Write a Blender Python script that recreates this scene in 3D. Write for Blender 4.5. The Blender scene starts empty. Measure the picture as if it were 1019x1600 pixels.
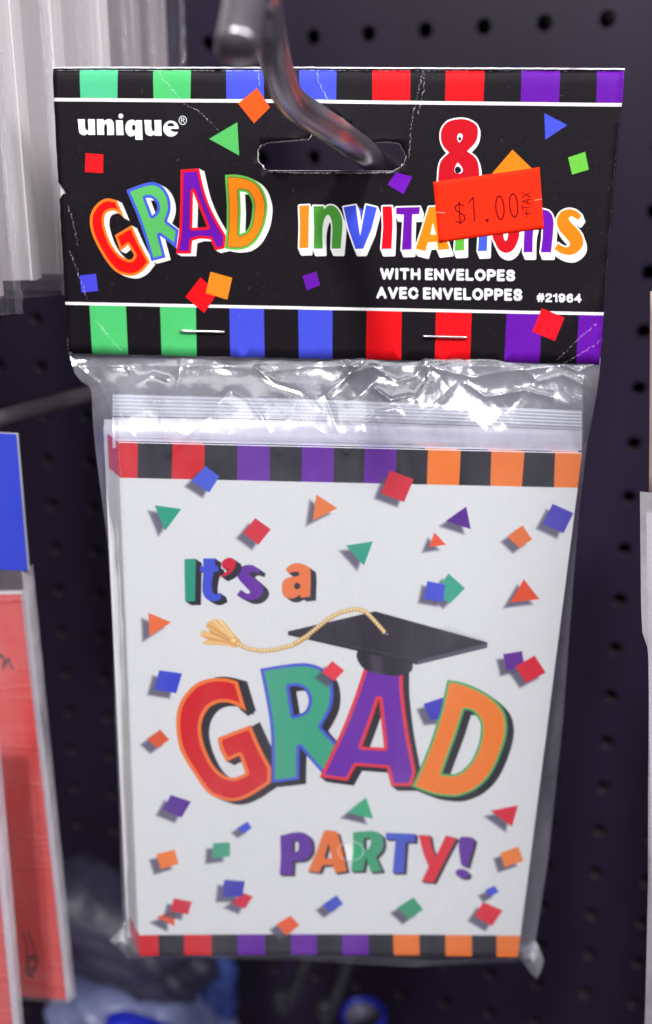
import bpy, bmesh, math, random
import numpy as np
from mathutils import Vector, Matrix
from mathutils.geometry import delaunay_2d_cdt
random.seed(4); RNG = np.random.default_rng(4)
S = bpy.context.scene
C = S.collection
# ------------------------------------------------------------------ camera, world, lamps, exposure
# survey frame: x right, y down, z into the pegboard (board face is z = 0), millimetres
R0 = np.array([[0.9635011478546966, 0.0005719305939319713, 0.2677035879066203],
               [0.07159600514163011, 0.9630205569390601, -0.2597410613679364],
               [-0.25795261217991483, 0.2694273182291992, 0.92783046407271]])
CAM = np.array([-22.42581127430377, -35.45112449061314, -446.22386441312216])
FPX = 1471.2
M3 = np.array([[1, 0, 0], [0, 0, 1], [0, -1, 0]], float)
def B(p):                                            # survey mm -> Blender metres
    p = np.asarray(p, float); return (p @ M3.T) * 0.001
cam_data = bpy.data.cameras.new('camera'); cam = bpy.data.objects.new('camera', cam_data); C.objects.link(cam)
ax = M3 @ R0.T
mw = Matrix.Identity(4)
for i in range(3):
    mw[i][0] = ax[i, 0]; mw[i][1] = -ax[i, 1]; mw[i][2] = -ax[i, 2]; mw[i][3] = B(CAM)[i]
cam.matrix_world = mw
cam_data.sensor_fit = 'VERTICAL'; cam_data.sensor_height = 36; cam_data.lens = 36 * FPX / 1600
cam_data.clip_start = 0.005; cam_data.clip_end = 20
cam_data.dof.use_dof = True; cam_data.dof.focus_distance = 0.209; cam_data.dof.aperture_fstop = 9.2
S.camera = cam
world = bpy.data.worlds.new('World'); S.world = world; world.use_nodes = True
world.node_tree.nodes['Background'].inputs[0].default_value = (0.66, 0.60, 0.74, 1)
world.node_tree.nodes['Background'].inputs[1].default_value = 0.08
def area(name, loc, target, sx, sy, watts, col):
    l = bpy.data.lights.new(name, 'AREA'); l.shape = 'RECTANGLE'; l.size = sx; l.size_y = sy
    l.energy = watts; l.color = col
    o = bpy.data.objects.new(name, l); C.objects.link(o)
    a = Vector(B(loc)); b = Vector(B(target)); o.location = a
    o.rotation_euler = (b - a).to_track_quat('-Z', 'Y').to_euler(); return o
area('ceiling_light', (-110, -1050, -1350), (-80, 0, -230), 0.10, 0.12, 27, (1.0, 0.99, 0.98))
area('film_highlight_panel', (-60, -1250, -800), (-80, 0, -230), 1.5, 0.35, 9, (0.97, 0.97, 1.0))  # added panel that broadens the highlights on the bag film
area('ceiling_light', (1000, -900, -1000), (-80, 0, -230), 1.2, 0.4, 34, (0.92, 0.93, 1.0))
area('front_fill', (-100, 300, -1900), (-80, 0, -230), 3.0, 3.2, 5, (0.96, 0.95, 1.0))  # soft fill added behind the camera, not an actual fixture
S.view_settings.view_transform = 'Standard'; S.view_settings.look = 'None'
S.view_settings.exposure = -0.20; S.view_settings.gamma = 1
S.render.engine = 'CYCLES'; S.cycles.transparent_max_bounces = 40; S.cycles.max_bounces = 12
S.cycles.sample_clamp_indirect = 6

# ------------------------------------------------------------------ geometry of the shot
W_, H_ = 1019., 1600.
def ray(px, py):
    px = np.asarray(px, float); py = np.asarray(py, float)
    d = np.stack([(px - W_/2)/FPX, (py - H_/2)/FPX, np.ones_like(px)], -1)
    return d @ R0                                    # = R0^T d
def hit(px, py, o, n):                               # photo pixel -> point on a plane
    d = ray(px, py); n = np.asarray(n)
    t = ((np.asarray(o) - CAM) @ n) / (d @ n)
    return CAM + d * np.asarray(t)[..., None]
def hitz(px, py, z): return hit(px, py, (0, 0, z), (0, 0, 1))
def proj(P):
    c = (np.asarray(P, float) - CAM) @ R0.T
    return np.stack([FPX*c[..., 0]/c[..., 2] + W_/2, FPX*c[..., 1]/c[..., 2] + H_/2], -1)
def rotm(r):
    r = np.array(r, float); t = np.linalg.norm(r); k = r/t
    K = np.array([[0, -k[2], k[1]], [k[2], 0, -k[0]], [-k[1], k[0], 0]])
    return np.eye(3) + np.sin(t)*K + (1-np.cos(t))*K@K
class Frame:                                         # u right, v down, w towards the viewer
    def __init__(s, o, u, v):
        s.o = np.array(o, float); s.u = np.array(u, float); s.u /= np.linalg.norm(s.u)
        v = np.array(v, float); v -= s.u*(v @ s.u); s.v = v/np.linalg.norm(v)
        s.w = -np.cross(s.u, s.v)
    def P(s, u, v, w=0):
        u = np.asarray(u, float)[..., None]; v = np.asarray(v, float)[..., None]; w = np.asarray(w, float)[..., None]
        return s.o + u*s.u + v*s.v + w*s.w
    def hit(s, px, py, w=0):                         # pixel -> point on plane w
        d = ray(px, py); t = (np.asarray(w) - (CAM - s.o) @ s.w) / (d @ s.w)
        return CAM + d*np.asarray(t)[..., None]
    def loc(s, P):
        q = np.asarray(P) - s.o
        return q @ s.u, q @ s.v, q @ s.w
HW, HH = 127.0, 63.7
HF = Frame((-143.9, -74.6, -239.1), (0.979, 0.013, 0.202), (-0.009, 1.0, -0.021))
KS = 1.08; KW, KH = 102*KS, 141.8*KS
ko = np.array((-119.8, 5.1, -264.7)); ko = CAM + (ko - CAM)*KS
KF = Frame(ko, (0.954, 0.031, 0.298), (-0.050, 0.997, 0.055))

# ------------------------------------------------------------------ object helpers
def tag(o, label=None, cat=None, group=None, kind=None):
    for k, v in (('label', label), ('category', cat), ('group', group), ('kind', kind)):
        if v: o[k] = v
    return o
def link(name, me, parent=None):
    o = bpy.data.objects.new(name, me); C.objects.link(o)
    if parent: o.parent = parent; o.matrix_parent_inverse = Matrix.Identity(4)
    return o
def empty(name, loc=(0, 0, 0)):
    # base marker of a thing; parts keep world coordinates through the offset in mk()
    o = bpy.data.objects.new(name, None); o.empty_display_size = 0.01; C.objects.link(o)
    o.location = Vector(B(loc)); return o
def mk(name, V, F, mats, parent=None, uv=None, smooth=True, fm=None, colour=None):
    V = B(V)
    if parent is not None:
        p = parent; off = Vector((0, 0, 0))
        while p is not None: off += p.location; p = p.parent
        V = V - np.array(off)
    me = bpy.data.meshes.new(name); me.from_pydata([tuple(v) for v in V], [], [tuple(f) for f in F])
    for m in (mats if isinstance(mats, (list, tuple)) else [mats]): me.materials.append(m)
    if fm is not None: me.polygons.foreach_set('material_index', fm)
    if uv is not None:
        l = me.uv_layers.new(name='UVMap'); uv = np.asarray(uv)
        idx = np.empty(len(me.loops), dtype=np.int32); me.loops.foreach_get('vertex_index', idx)
        l.data.foreach_set('uv', uv[idx].astype(np.float32).ravel())
    me.polygons.foreach_set('use_smooth', [smooth]*len(me.polygons)); me.update()
    return link(name, me, parent)
def grid_faces(n, m, off=0, close=False):
    F = []
    for i in range(n-1):
        for j in range(m-1 if not close else m):
            a = i*m + j; b = i*m + (j+1) % m
            F.append((off+a, off+b, off+b+m, off+a+m))
    return F
def tube(pts, r, seg=20, sub=8, cap=True):           # smooth round bar through points
    pts = [np.array(p, float) for p in pts]
    P = []
    for i in range(len(pts)-1):
        p0 = pts[max(i-1, 0)]; p1 = pts[i]; p2 = pts[i+1]; p3 = pts[min(i+2, len(pts)-1)]
        for k in range(sub):
            t = k/sub
            P.append(0.5*((2*p1) + (-p0+p2)*t + (2*p0-5*p1+4*p2-p3)*t*t + (-p0+3*p1-3*p2+p3)*t**3))
    P.append(pts[-1]); P = np.array(P)
    T = np.gradient(P, axis=0); T /= np.linalg.norm(T, axis=1)[:, None]
    a = np.cross(T[0], [0.3, 0.2, 0.9]); a /= np.linalg.norm(a)
    V = []
    bev = [(0, 0.82), (0, 1.0)]
    rings = []
    for i in range(len(P)):
        a = a - T[i]*(a @ T[i]); a /= np.linalg.norm(a); b = np.cross(T[i], a)
        rings.append((P[i], a.copy(), b))
    out = []
    e = r*0.16
    rr = [(rings[0][0] - T[0]*0, 0.80)] ; 
    seq = [(P[0] , rings[0][1], rings[0][2], 0.84)] + [(P[0]+T[0]*e, rings[0][1], rings[0][2], 1.0)]
    for i in range(1, len(P)-1): seq.append((*rings[i], 1.0))
    seq += [(P[-1]-T[-1]*e, rings[-1][1], rings[-1][2], 1.0), (P[-1], rings[-1][1], rings[-1][2], 0.84)]
    for c, aa, bb, k in seq:
        for j in range(seg):
            t = 2*math.pi*j/seg; V.append(c + (aa*math.cos(t) + bb*math.sin(t))*r*k)
    F = grid_faces(len(seq), seg, 0, True)
    if cap:
        F.append(tuple(range(seg))[::-1]); F.append(tuple(range((len(seq)-1)*seg, len(seq)*seg)))
    return V, F
def box(fr, u0, u1, v0, v1, w0, w1, skew=0, bev=0.0):
    V = [fr.P(u, v, w) for w in (w0, w1) for v in (v0, v1) for u in (u0, u1)]
    F = [(0, 1, 3, 2), (4, 6, 7, 5), (0, 4, 5, 1), (2, 3, 7, 6), (0, 2, 6, 4), (1, 5, 7, 3)]
    return V, F
def join(*parts):
    V = []; F = []
    for v, f in parts:
        o = len(V); V += list(v); F += [tuple(i+o for i in q) for q in f]
    return V, F

# ------------------------------------------------------------------ materials
def mat(name):
    m = bpy.data.materials.new(name); m.use_nodes = True; nt = m.node_tree; nt.nodes.clear()
    out = nt.nodes.new('ShaderNodeOutputMaterial'); return m, nt, nt.nodes, nt.links, out
def node(nt, t, **kw):
    n = nt.nodes.new(t)
    for k, v in kw.items():
        if k[0] == '_': setattr(n, k[1:], v)
        else:
            n.inputs[int(k[1:]) if k[0] == 'i' and k[1:].isdigit() else k.replace('_', ' ')].default_value = v
    return n
def noise(nt, scale, detail=4, rough=0.55, dist=0, coord='Object', mapscale=None):
    tc = nt.nodes.new('ShaderNodeTexCoord'); n = nt.nodes.new('ShaderNodeTexNoise')
    n.inputs['Scale'].default_value = scale; n.inputs['Detail'].default_value = detail
    n.inputs['Roughness'].default_value = rough; n.inputs['Distortion'].default_value = dist
    if mapscale:
        mp = nt.nodes.new('ShaderNodeMapping'); mp.inputs['Scale'].default_value = mapscale
        nt.links.new(tc.outputs[coord], mp.inputs[0]); nt.links.new(mp.outputs[0], n.inputs['Vector'])
    else: nt.links.new(tc.outputs[coord], n.inputs['Vector'])
    return n
def ramp(nt, src, stops):
    r = nt.nodes.new('ShaderNodeValToRGB'); el = r.color_ramp.elements
    while len(el) < len(stops): el.new(0.5)
    for e, (p, c) in zip(el, stops): e.position = p; e.color = (*c, 1) if len(c) == 3 else c
    nt.links.new(src, r.inputs[0]); return r
def plain(name, c0, c1, rough=0.5, metal=0, scale=80, bump=0.1, bscale=300, spec=0.5, coat=0, mapscale=None, dist=0.0002):
    m, nt, N, L, out = mat(name)
    p = node(nt, 'ShaderNodeBsdfPrincipled', Roughness=rough, Metallic=metal)
    p.inputs['Specular IOR Level'].default_value = spec; p.inputs['Coat Weight'].default_value = coat
    n = noise(nt, scale, mapscale=mapscale); r = ramp(nt, n.outputs[0], [(0.3, c0), (0.7, c1)])
    L.new(r.outputs[0], p.inputs['Base Color'])
    if bump:
        nb = noise(nt, bscale, 3, mapscale=mapscale); b = node(nt, 'ShaderNodeBump', Strength=bump, Distance=dist)
        L.new(nb.outputs[0], b.inputs['Height']); L.new(b.outputs[0], p.inputs['Normal'])
    L.new(p.outputs[0], out.inputs[0]); return m
def film(name, haze=0.08, gloss=0.10, tint=(0.93, 0.93, 0.96), bump=0.3, bscale=120, hazecol=(0.85, 0.85, 0.93), mapscale=None, dist=0.0006, rim=0.35, dtl=5, base=0.085):
    # thin clear polypropylene: mostly see-through, a little milky, glossy by angle
    m, nt, N, L, out = mat(name)
    tr = node(nt, 'ShaderNodeBsdfTransparent', Color=(*tint, 1))
    df = node(nt, 'ShaderNodeBsdfDiffuse', Color=(*hazecol, 1)); tl = node(nt, 'ShaderNodeBsdfTranslucent', Color=(*hazecol, 1))
    md = node(nt, 'ShaderNodeMixShader', Fac=0.4); L.new(df.outputs[0], md.inputs[1]); L.new(tl.outputs[0], md.inputs[2])
    gl = node(nt, 'ShaderNodeBsdfGlossy', Roughness=gloss)
    nb = noise(nt, bscale, dtl, 0.6, 0.6, mapscale=mapscale)
    b = node(nt, 'ShaderNodeBump', Strength=bump, Distance=dist); L.new(nb.outputs[0], b.inputs['Height'])
    L.new(b.outputs[0], gl.inputs['Normal'])
    nh = noise(nt, 45, 6, 0.65, 0.4, mapscale=(1, 1, .35)); rh = ramp(nt, nh.outputs[0], [(0.32, (haze*0.35,)*3), (0.72, (min(haze*1.8, 1),)*3)])  # milkiness stretched vertically, painting soft glare bands into the film
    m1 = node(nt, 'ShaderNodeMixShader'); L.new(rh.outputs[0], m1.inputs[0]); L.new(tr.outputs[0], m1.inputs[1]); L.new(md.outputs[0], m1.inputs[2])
    fr = node(nt, 'ShaderNodeLayerWeight', Blend=0.5); L.new(b.outputs[0], fr.inputs['Normal'])
    mr = node(nt, 'ShaderNodeMapRange'); mr.inputs[3].default_value = base; mr.inputs[4].default_value = rim
    pw = node(nt, 'ShaderNodeMath', _operation='POWER', i1=3.0); L.new(fr.outputs['Facing'], pw.inputs[0]); L.new(pw.outputs[0], mr.inputs[0])
    m2 = node(nt, 'ShaderNodeMixShader'); L.new(mr.outputs[0], m2.inputs[0]); L.new(m1.outputs[0], m2.inputs[1]); L.new(gl.outputs[0], m2.inputs[2])
    L.new(m2.outputs[0], out.inputs[0]); return m
def printed(name, img, rough=0.4, bump=0.12, bscale=900, spec=0.4, coat=0.0, wear=0.0, dist=0.0001):
    m, nt, N, L, out = mat(name)
    t = nt.nodes.new('ShaderNodeTexImage'); t.image = img; t.interpolation = 'Cubic'; t.extension = 'EXTEND'
    p = node(nt, 'ShaderNodeBsdfPrincipled', Roughness=rough); p.inputs['Specular IOR Level'].default_value = spec
    p.inputs['Coat Weight'].default_value = coat; p.inputs['Coat Roughness'].default_value = 0.25
    if wear:                                          # rubbed specks where the ink has gone
        n1 = noise(nt, 1500, 2, 0.6); n2 = noise(nt, 35, 4, 0.6)
        a = ramp(nt, n1.outputs[0], [(0.62, (0, 0, 0)), (0.74, (1, 1, 1))]); c = ramp(nt, n2.outputs[0], [(0.40, (0.12,)*3), (0.68, (1, 1, 1))])
        mu = node(nt, 'ShaderNodeMath', _operation='MULTIPLY'); L.new(a.outputs[0], mu.inputs[0]); L.new(c.outputs[0], mu.inputs[1])
        m3 = node(nt, 'ShaderNodeMath', _operation='MULTIPLY', i1=wear); L.new(mu.outputs[0], m3.inputs[0])
        mx = node(nt, 'ShaderNodeMix', _data_type='RGBA'); L.new(m3.outputs[0], mx.inputs[0]); L.new(t.outputs[0], mx.inputs[6]); mx.inputs[7].default_value = (0.6, 0.57, 0.6, 1)
        L.new(mx.outputs[2], p.inputs['Base Color'])
    else: L.new(t.outputs[0], p.inputs['Base Color'])
    nb = noise(nt, bscale, 4); b = node(nt, 'ShaderNodeBump', Strength=bump, Distance=dist); L.new(nb.outputs[0], b.inputs['Height'])
    L.new(b.outputs[0], p.inputs['Normal']); L.new(p.outputs[0], out.inputs[0]); return m

# ------------------------------------------------------------------ print: flat artwork drawn from outlines
def path(s, ox=0, oy=0, k=1.0, dx=0, dy=0):
    """'x,y x,y! ...' closed outline; '!' marks a corner, the rest is a smooth curve"""
    P = []; Cn = []
    for t in s.split():
        c = t.endswith('!'); t = t.rstrip('!'); x, y = t.split(',')
        P.append((ox + float(x)/k + dx, oy + float(y)/k + dy)); Cn.append(c)
    n = len(P); P = np.array(P); out = []
    for i in range(n):
        p1 = P[i]; p2 = P[(i+1) % n]
        if Cn[i] and Cn[(i+1) % n]: out.append(p1); continue
        p0 = P[i-1] if not Cn[i] else 2*p1 - p2
        p3 = P[(i+2) % n] if not Cn[(i+1) % n] else 2*p2 - p1
        for q in range(5):
            t = q/5
            out.append(0.5*((2*p1) + (-p0+p2)*t + (2*p0-5*p1+4*p2-p3)*t*t + (-p0+3*p1-3*p2+p3)*t**3))
    return np.array(out)
def ell(cx, cy, rx, ry, rot=0, n=28):
    t = np.linspace(0, 2*np.pi, n, endpoint=False); x = rx*np.cos(t); y = ry*np.sin(t); a = math.radians(rot)
    return np.stack([cx + x*math.cos(a) - y*math.sin(a), cy + x*math.sin(a) + y*math.cos(a)], -1)
def homog(src, dst):
    A = []
    for (x, y), (u, v) in zip(src, dst):
        A.append([x, y, 1, 0, 0, 0, -u*x, -u*y, -u]); A.append([0, 0, 0, x, y, 1, -v*x, -v*y, -v])
    return np.linalg.svd(np.array(A))[2][-1].reshape(3, 3)
def srgb(c): return np.array(c, float)/255.
class Art:
    def __init__(s, w, h, quad, bg):                  # quad: measured corners TL TR BR BL
        s.w, s.h = w, h
        s.G = homog(quad, [(0, 0), (w, 0), (w, h), (0, h)])
        s.img = np.empty((h, w, 3)); s.img[:] = srgb(bg)
    def T(s, P):
        P = np.asarray(P, float); q = np.c_[P, np.ones(len(P))] @ s.G.T; return q[:, :2]/q[:, 2:]
    def field(s, loops, pad=6):
        loops = [s.T(l) for l in loops]; A = np.concatenate(loops)
        x0 = max(int(A[:, 0].min()-pad), 0); x1 = min(int(A[:, 0].max()+pad)+2, s.w)
        y0 = max(int(A[:, 1].min()-pad), 0); y1 = min(int(A[:, 1].max()+pad)+2, s.h)
        if x1 <= x0 or y1 <= y0: return None
        X, Y = np.meshgrid(np.arange(x0, x1)+0.5, np.arange(y0, y1)+0.5)
        X = X.astype(np.float32); Y = Y.astype(np.float32)
        d2 = np.full(X.shape, 1e9, np.float32); ins = np.zeros(X.shape, bool)
        for l in loops:
            for (ax_, ay), (bx, by) in zip(l, np.roll(l, -1, 0)):
                ex, ey = bx-ax_, by-ay; L2 = ex*ex+ey*ey
                if L2 < 1e-9: continue
                px, py = X-ax_, Y-ay; t = np.clip((px*ex+py*ey)/L2, 0, 1)
                d2 = np.minimum(d2, (px-t*ex)**2 + (py-t*ey)**2)
                if ay != by:
                    c = ((ay > Y) != (by > Y)) & (X < ax_ + (Y-ay)*ex/ey); ins ^= c
        d = np.sqrt(d2); return (slice(y0, y1), slice(x0, x1)), np.where(ins, -d, d)
    def put(s, sl, d, col, grow=0, soft=0.6, alpha=1.0):
        a = np.clip(0.5 - (d-grow)/(2*soft), 0, 1)
        if soft > 2: a = a*a*(3-2*a)
        a = (a*alpha)[..., None]; s.img[sl] = s.img[sl]*(1-a) + srgb(col)*a
    def fill(s, loops, col, grow=0, soft=0.6, alpha=1.0, pad=None):
        r = s.field(loops, pad or (grow+soft*2+4))
        if r: s.put(r[0], r[1], col, grow, soft, alpha)
    def letter(s, loops, fillc, outc=None, band=0, drop=None, dropc=(235, 232, 225), grow=0, k=2.0, line=None):
        """band: outline inside the trace; grow: outline outside it; drop: printed block shade"""
        r = s.field(loops, 60)
        if not r: return
        sl, d = r
        if drop:
            n = 6; dd = d - grow
            for i in range(1, n+1):
                sx = int(round(drop[0]*k*i/n)); sy = int(round(drop[1]*k*i/n))
                e = np.full_like(d, 50); H, W = d.shape
                e[sy:, sx:] = (d-grow)[:H-sy, :W-sx]; dd = np.minimum(dd, e)
            s.put(sl, dd, dropc)
        if grow: s.put(sl, d, outc, grow)
        if band:
            s.put(sl, d, outc)
            if line: s.put(sl, d, line, -band*k+1.6)
            s.put(sl, d, fillc, -band*k)
        else: s.put(sl, d, fillc)
    def stroke(s, pts, wd, col, soft=0.6, alpha=1.0):
        P = s.T(pts); k = s.w/ (KPX if s is not None else 1)
        for a, b in zip(P[:-1], P[1:]):
            x0 = int(min(a[0], b[0])-wd*3-3); x1 = int(max(a[0], b[0])+wd*3+4); y0 = int(min(a[1], b[1])-wd*3-3); y1 = int(max(a[1], b[1])+wd*3+4)
            x0 = max(x0, 0); y0 = max(y0, 0); x1 = min(x1, s.w); y1 = min(y1, s.h)
            if x1 <= x0 or y1 <= y0: continue
            X, Y = np.meshgrid(np.arange(x0, x1)+0.5, np.arange(y0, y1)+0.5)
            e = b-a; L2 = max(e@e, 1e-6); t = np.clip(((X-a[0])*e[0]+(Y-a[1])*e[1])/L2, 0, 1)
            d = np.hypot(X-a[0]-t*e[0], Y-a[1]-t*e[1])
            s.put((slice(y0, y1), slice(x0, x1)), d, col, wd, soft, alpha)
    def crack(s, pts, col=(225, 222, 228), wd=0.5, amp=1.6, dens=0.85, al=0.8):
        pts = np.array(pts, float); Q = []
        for a, b in zip(pts[:-1], pts[1:]):
            n = max(int(np.hypot(*(b-a))/2.2), 1)
            for i in range(n): Q.append(a+(b-a)*i/n + RNG.normal(0, amp, 2)*0.5)
        Q.append(pts[-1])
        for a, b in zip(Q[:-1], Q[1:]):
            if RNG.random() < dens: s.stroke([a, b], wd*RNG.uniform(0.5, 1.6), col, 0.5, al*RNG.uniform(0.3, 1.0))
    def image(s, name):
        im = bpy.data.images.new(name, s.w, s.h); A = np.ones((s.h, s.w, 4), np.float32)
        A[..., :3] = np.clip(s.img, 0, 1)[::-1]; im.pixels.foreach_set(A.ravel()); im.update(); im.pack(); return im
KPX = 1.0
# simple bold capitals as strokes in a unit box (x to the glyph width, y 0 top .. 1 base)
GL = {'W': (1.10, [[(0, 0), (.27, 1), (.55, .08), (.83, 1), (1.1, 0)]]), 'I': (.05, [[(.02, 0), (.02, 1)]]),
 'T': (.70, [[(0, 0), (.7, 0)], [(.35, 0), (.35, 1)]]), 'H': (.68, [[(0, 0), (0, 1)], [(.68, 0), (.68, 1)], [(0, .5), (.68, .5)]]),
 'E': (.50, [[(.5, 0), (0, 0), (0, 1), (.5, 1)], [(0, .48), (.45, .48)]]), 'N': (.68, [[(0, 1), (0, 0), (.68, 1), (.68, 0)]]),
 'V': (.74, [[(0, 0), (.37, 1), (.74, 0)]]), 'L': (.52, [[(0, 0), (0, 1), (.52, 1)]]),
 'O': (.80, [[(.4+.4*math.cos(a*math.pi/8), .5+.5*math.sin(a*math.pi/8)) for a in range(17)]]),
 'P': (.60, [[(0, 1), (0, 0), (.38, 0), (.56, .1), (.6, .28), (.56, .46), (.38, .56), (0, .56)]]),
 'S': (.62, [[(.6, .22), (.5, .05), (.3, 0), (.1, .06), (.04, .24), (.12, .4), (.32, .48), (.52, .57), (.62, .74), (.54, .93), (.32, 1), (.1, .95), (0, .76)]]),
 'A': (.76, [[(0, 1), (.38, 0), (.76, 1)], [(.14, .66), (.62, .66)]]),
 'C': (.74, [[(.72, .3), (.6, .06), (.38, 0), (.14, .1), (0, .36), (0, .64), (.14, .9), (.38, 1), (.6, .94), (.73, .7)]]),
 '#': (.60, [[(.2, 0), (.1, 1)], [(.5, 0), (.4, 1)], [(0, .34), (.6, .34)], [(0, .67), (.6, .67)]]),
 '2': (.52, [[(.02, .25), (.1, .05), (.27, 0), (.46, .07), (.5, .26), (.4, .46), (.1, .78), (.02, 1), (.52, 1)]]),
 '1': (.30, [[(0, .22), (.18, .12), (.26, 0), (.26, 1)]]),
 '9': (.54, [[(.04, .85), (.16, 1), (.34, .97), (.5, .75), (.52, .35), (.44, .08), (.26, 0), (.07, .08), (.02, .32), (.1, .54), (.28, .6), (.5, .45)]]),
 '6': (.54, [[(.5, .15), (.38, 0), (.2, .03), (.04, .25), (.02, .65), (.1, .92), (.28, 1), (.47, .92), (.52, .68), (.44, .46), (.26, .4), (.04, .55)]]),
 '4': (.56, [[(.42, 1), (.42, 0), (0, .68), (.56, .68)]])}
def text(A, s, x0, y0, x1, y1, cap, wd, col, gap=.40, space=.34):
    tot = 0
    for c in s: tot += space if c == ' ' else GL[c][0]+gap
    tot -= gap; k = (x1-x0-wd)/tot; x = x0+wd/2
    kk = A.w/893.
    for c in s:
        if c == ' ': x += space*k; continue
        w, st = GL[c]
        for l in st:
            pts = [(x+a*k, y0+(y1-y0)*((x+a*k-x0)/(x1-x0)) + wd/2 + b*(cap-wd)) for a, b in l]
            A.stroke(pts, wd/2*kk, col, 0.7)
        x += (w+gap)*k
def sq(s): return [np.array([[float(a) for a in t.split(',')] for t in s.split()])]

RED, GRN, BLU, PUR, ORG, WHT = (212, 8, 18), (78, 172, 86), (62, 72, 196), (92, 12, 148), (240, 122, 24), (236, 233, 228)
# ---- header artwork
HQ = [(85, 108), (978, 108), (935, 567), (107, 553)]
A = Art(1780, 892, HQ, (17, 12, 18)); K2 = A.w/893.
def band_h(y0a, y0b, y1a, y1b, xs):                   # stripes: xs = (x0top,x1top,x0bot,x1bot,colour)
    for a, b, c, d, col in xs:
        f = lambda x, l, r: l + (r-l)*(x-95)/870.
        A.fill([np.array([(a, f(a, y0a, y0b)), (b, f(b, y0a, y0b)), (d, f(d, y1a, y1b)), (c, f(c, y1a, y1b))])], col)
TG, TB = (70, 178, 100), (62, 74, 200)
band_h(100, 100, 155, 162, [(127, 188, 129, 187, (72, 180, 128)), (242, 302, 243, 301, TG), (356, 415, 357, 416, TB), (470, 529, 471, 528, TB), (584, 644, 584, 643, RED), (699, 760, 697, 757, RED), (817, 878, 815, 875, PUR), (935, 990, 933, 990, PUR)])
band_h(476, 490, 562, 580, [(141, 198, 145, 201, TG), (251, 307, 253, 308, TG), (359, 413, 360, 414, (60, 70, 190)), (466, 520, 467, 519, (60, 70, 190)), (573, 628, 571, 626, RED), (681, 737, 678, 733, RED), (791, 846, 786, 841, PUR), (903, 950, 898, 945, PUR)])
A.stroke([(80, 157), (985, 163)], 2.6*K2, WHT); A.stroke([(80, 474), (965, 489)], 2.5*K2, WHT)
for s, c in (("136.6,240.4 164.4,242.4 164,271.6 135.6,270", (228, 14, 24)), ("126,431 152,428 155,455 129,458", (66, 64, 200)), ("374,192 376.5,244 329.5,218", GRN),
             ("405,139 425,169 400,194 375,163", (240, 78, 14)), ("314.7,433 340.7,458 320,489 290.6,464", RED), ("330,424.5 364,434 356,468 322.5,458", ORG), ("473,431 495,423.6 501,445 480,453.6", PUR),
             ("620,269 645.7,276 631.5,303 606.5,288.5", (104, 14, 165)), ("802,233 832,262 800,290 770,270", (222, 120, 14)), ("852,176 888,194.6 853,218", TB), ("888.6,245 915.5,236 921,264 894.6,272", (98, 180, 60)), ("846,480 881,494.6 865.6,531 830.7,516.7", (225, 10, 28))):
    A.fill(sq(s), c)
Z1 = dict(ox=130, oy=250, k=4.995); Z2 = dict(ox=250, oy=240, k=4.995); Z3 = dict(ox=455, oy=290, k=4.995); Z4 = dict(ox=600, oy=270, k=4.995); Z5 = dict(ox=760, oy=290, k=4.995); Z6 = dict(ox=640, oy=160, k=4.995); Z7 = dict(ox=110, oy=150, k=4.995)
dr = dict(drop=(8.5, 4), dropc=(238, 238, 228), k=K2)
A.letter([path("275,318! 200,305 140,330 90,385 65,460 75,560 120,670 190,790 260,870 330,900 400,905 470,870 530,800! 450,650 390,512! 258,590! 300,715! 360,665! 408,745! 385,778 350,775 290,740 230,660 190,560 175,480 190,420 240,400 285,415 335,462!", **Z1)], (216, 6, 8), (244, 112, 26), 4.4, **dr)
A.letter([path("350,240! 450,200 545,178 610,195 660,245 690,320 692,400 665,480! 755,548! 735,692! 680,645 608,592! 652,762! 540,792! 500,640 430,430!", **Z1), path("500,300! 545,303 585,345 585,400 550,437!", **Z1)], (86, 178, 92), (62, 84, 206), 4.6, **dr)
A.letter([path("175,130! 318,120! 365,320 430,480 522,640! 515,740! 440,757! 402,670! 320,665 260,682! 250,782! 133,782! 160,600 172,350!", **Z2), path("270,300! 378,575! 262,582!", **Z2)], (98, 8, 158), (226, 8, 34), 4.4, **dr)
A.letter([path("520,170! 610,168 720,195 800,260 840,360 845,450 820,570 760,680 690,735 620,752 560,750 510,740! 528,600 532,400!", **Z2), path("635,298! 690,310 725,370 730,430 715,540 680,605 632,628! 640,450!", **Z2)], (246, 122, 14), (92, 168, 62), 4.6, line=(70, 60, 10), **dr)
di = dict(outc=(244, 240, 238), grow=2.3*K2, drop=(4.5, 9.5), dropc=(236, 234, 226), k=K2)
A.fill([path("515,152! 575,195! 545,300!", **Z3)], TB)
A.letter([path("180,160! 258,160! 262,185! 300,155 350,165 390,220 405,300 390,490! 320,490! 325,380 325,290 300,230 270,250 250,340 250,490! 180,492! 185,330!", **Z3)], (72, 148, 52), **di)
A.letter([path("70,158! 148,153! 143,300 140,485! 68,487! 75,320!", **Z3)], (246, 124, 22), **di)
A.letter([path("415,168! 510,152! 542,395! 590,150! 675,170! 630,340! 565,490! 505,492! 450,330!", **Z3)], (60, 76, 208), **di)
A.letter([path("718,162! 790,160! 795,300 785,490! 708,492! 722,320!", **Z3)], (214, 0, 22), **di)
A.letter([path("100,270! 285,265! 280,320! 225,322! 220,450 218,595! 142,598! 152,450 160,325! 100,320!", **Z4)], (98, 8, 150), **di)
A.letter([path("355,265! 410,262! 450,400! 515,590! 425,600! 415,535! 345,540! 325,610! 250,590! 300,440!", **Z4), path("385,385! 410,480! 365,478!", **Z4)], (230, 124, 10), **di)
A.letter([path("565,450! 630,450! 628,600! 553,605!", **Z4)], (88, 166, 52), **di)
A.letter([path("745,440! 812,440! 805,605! 735,608!", **Z4)], (60, 84, 212), **di)
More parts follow.
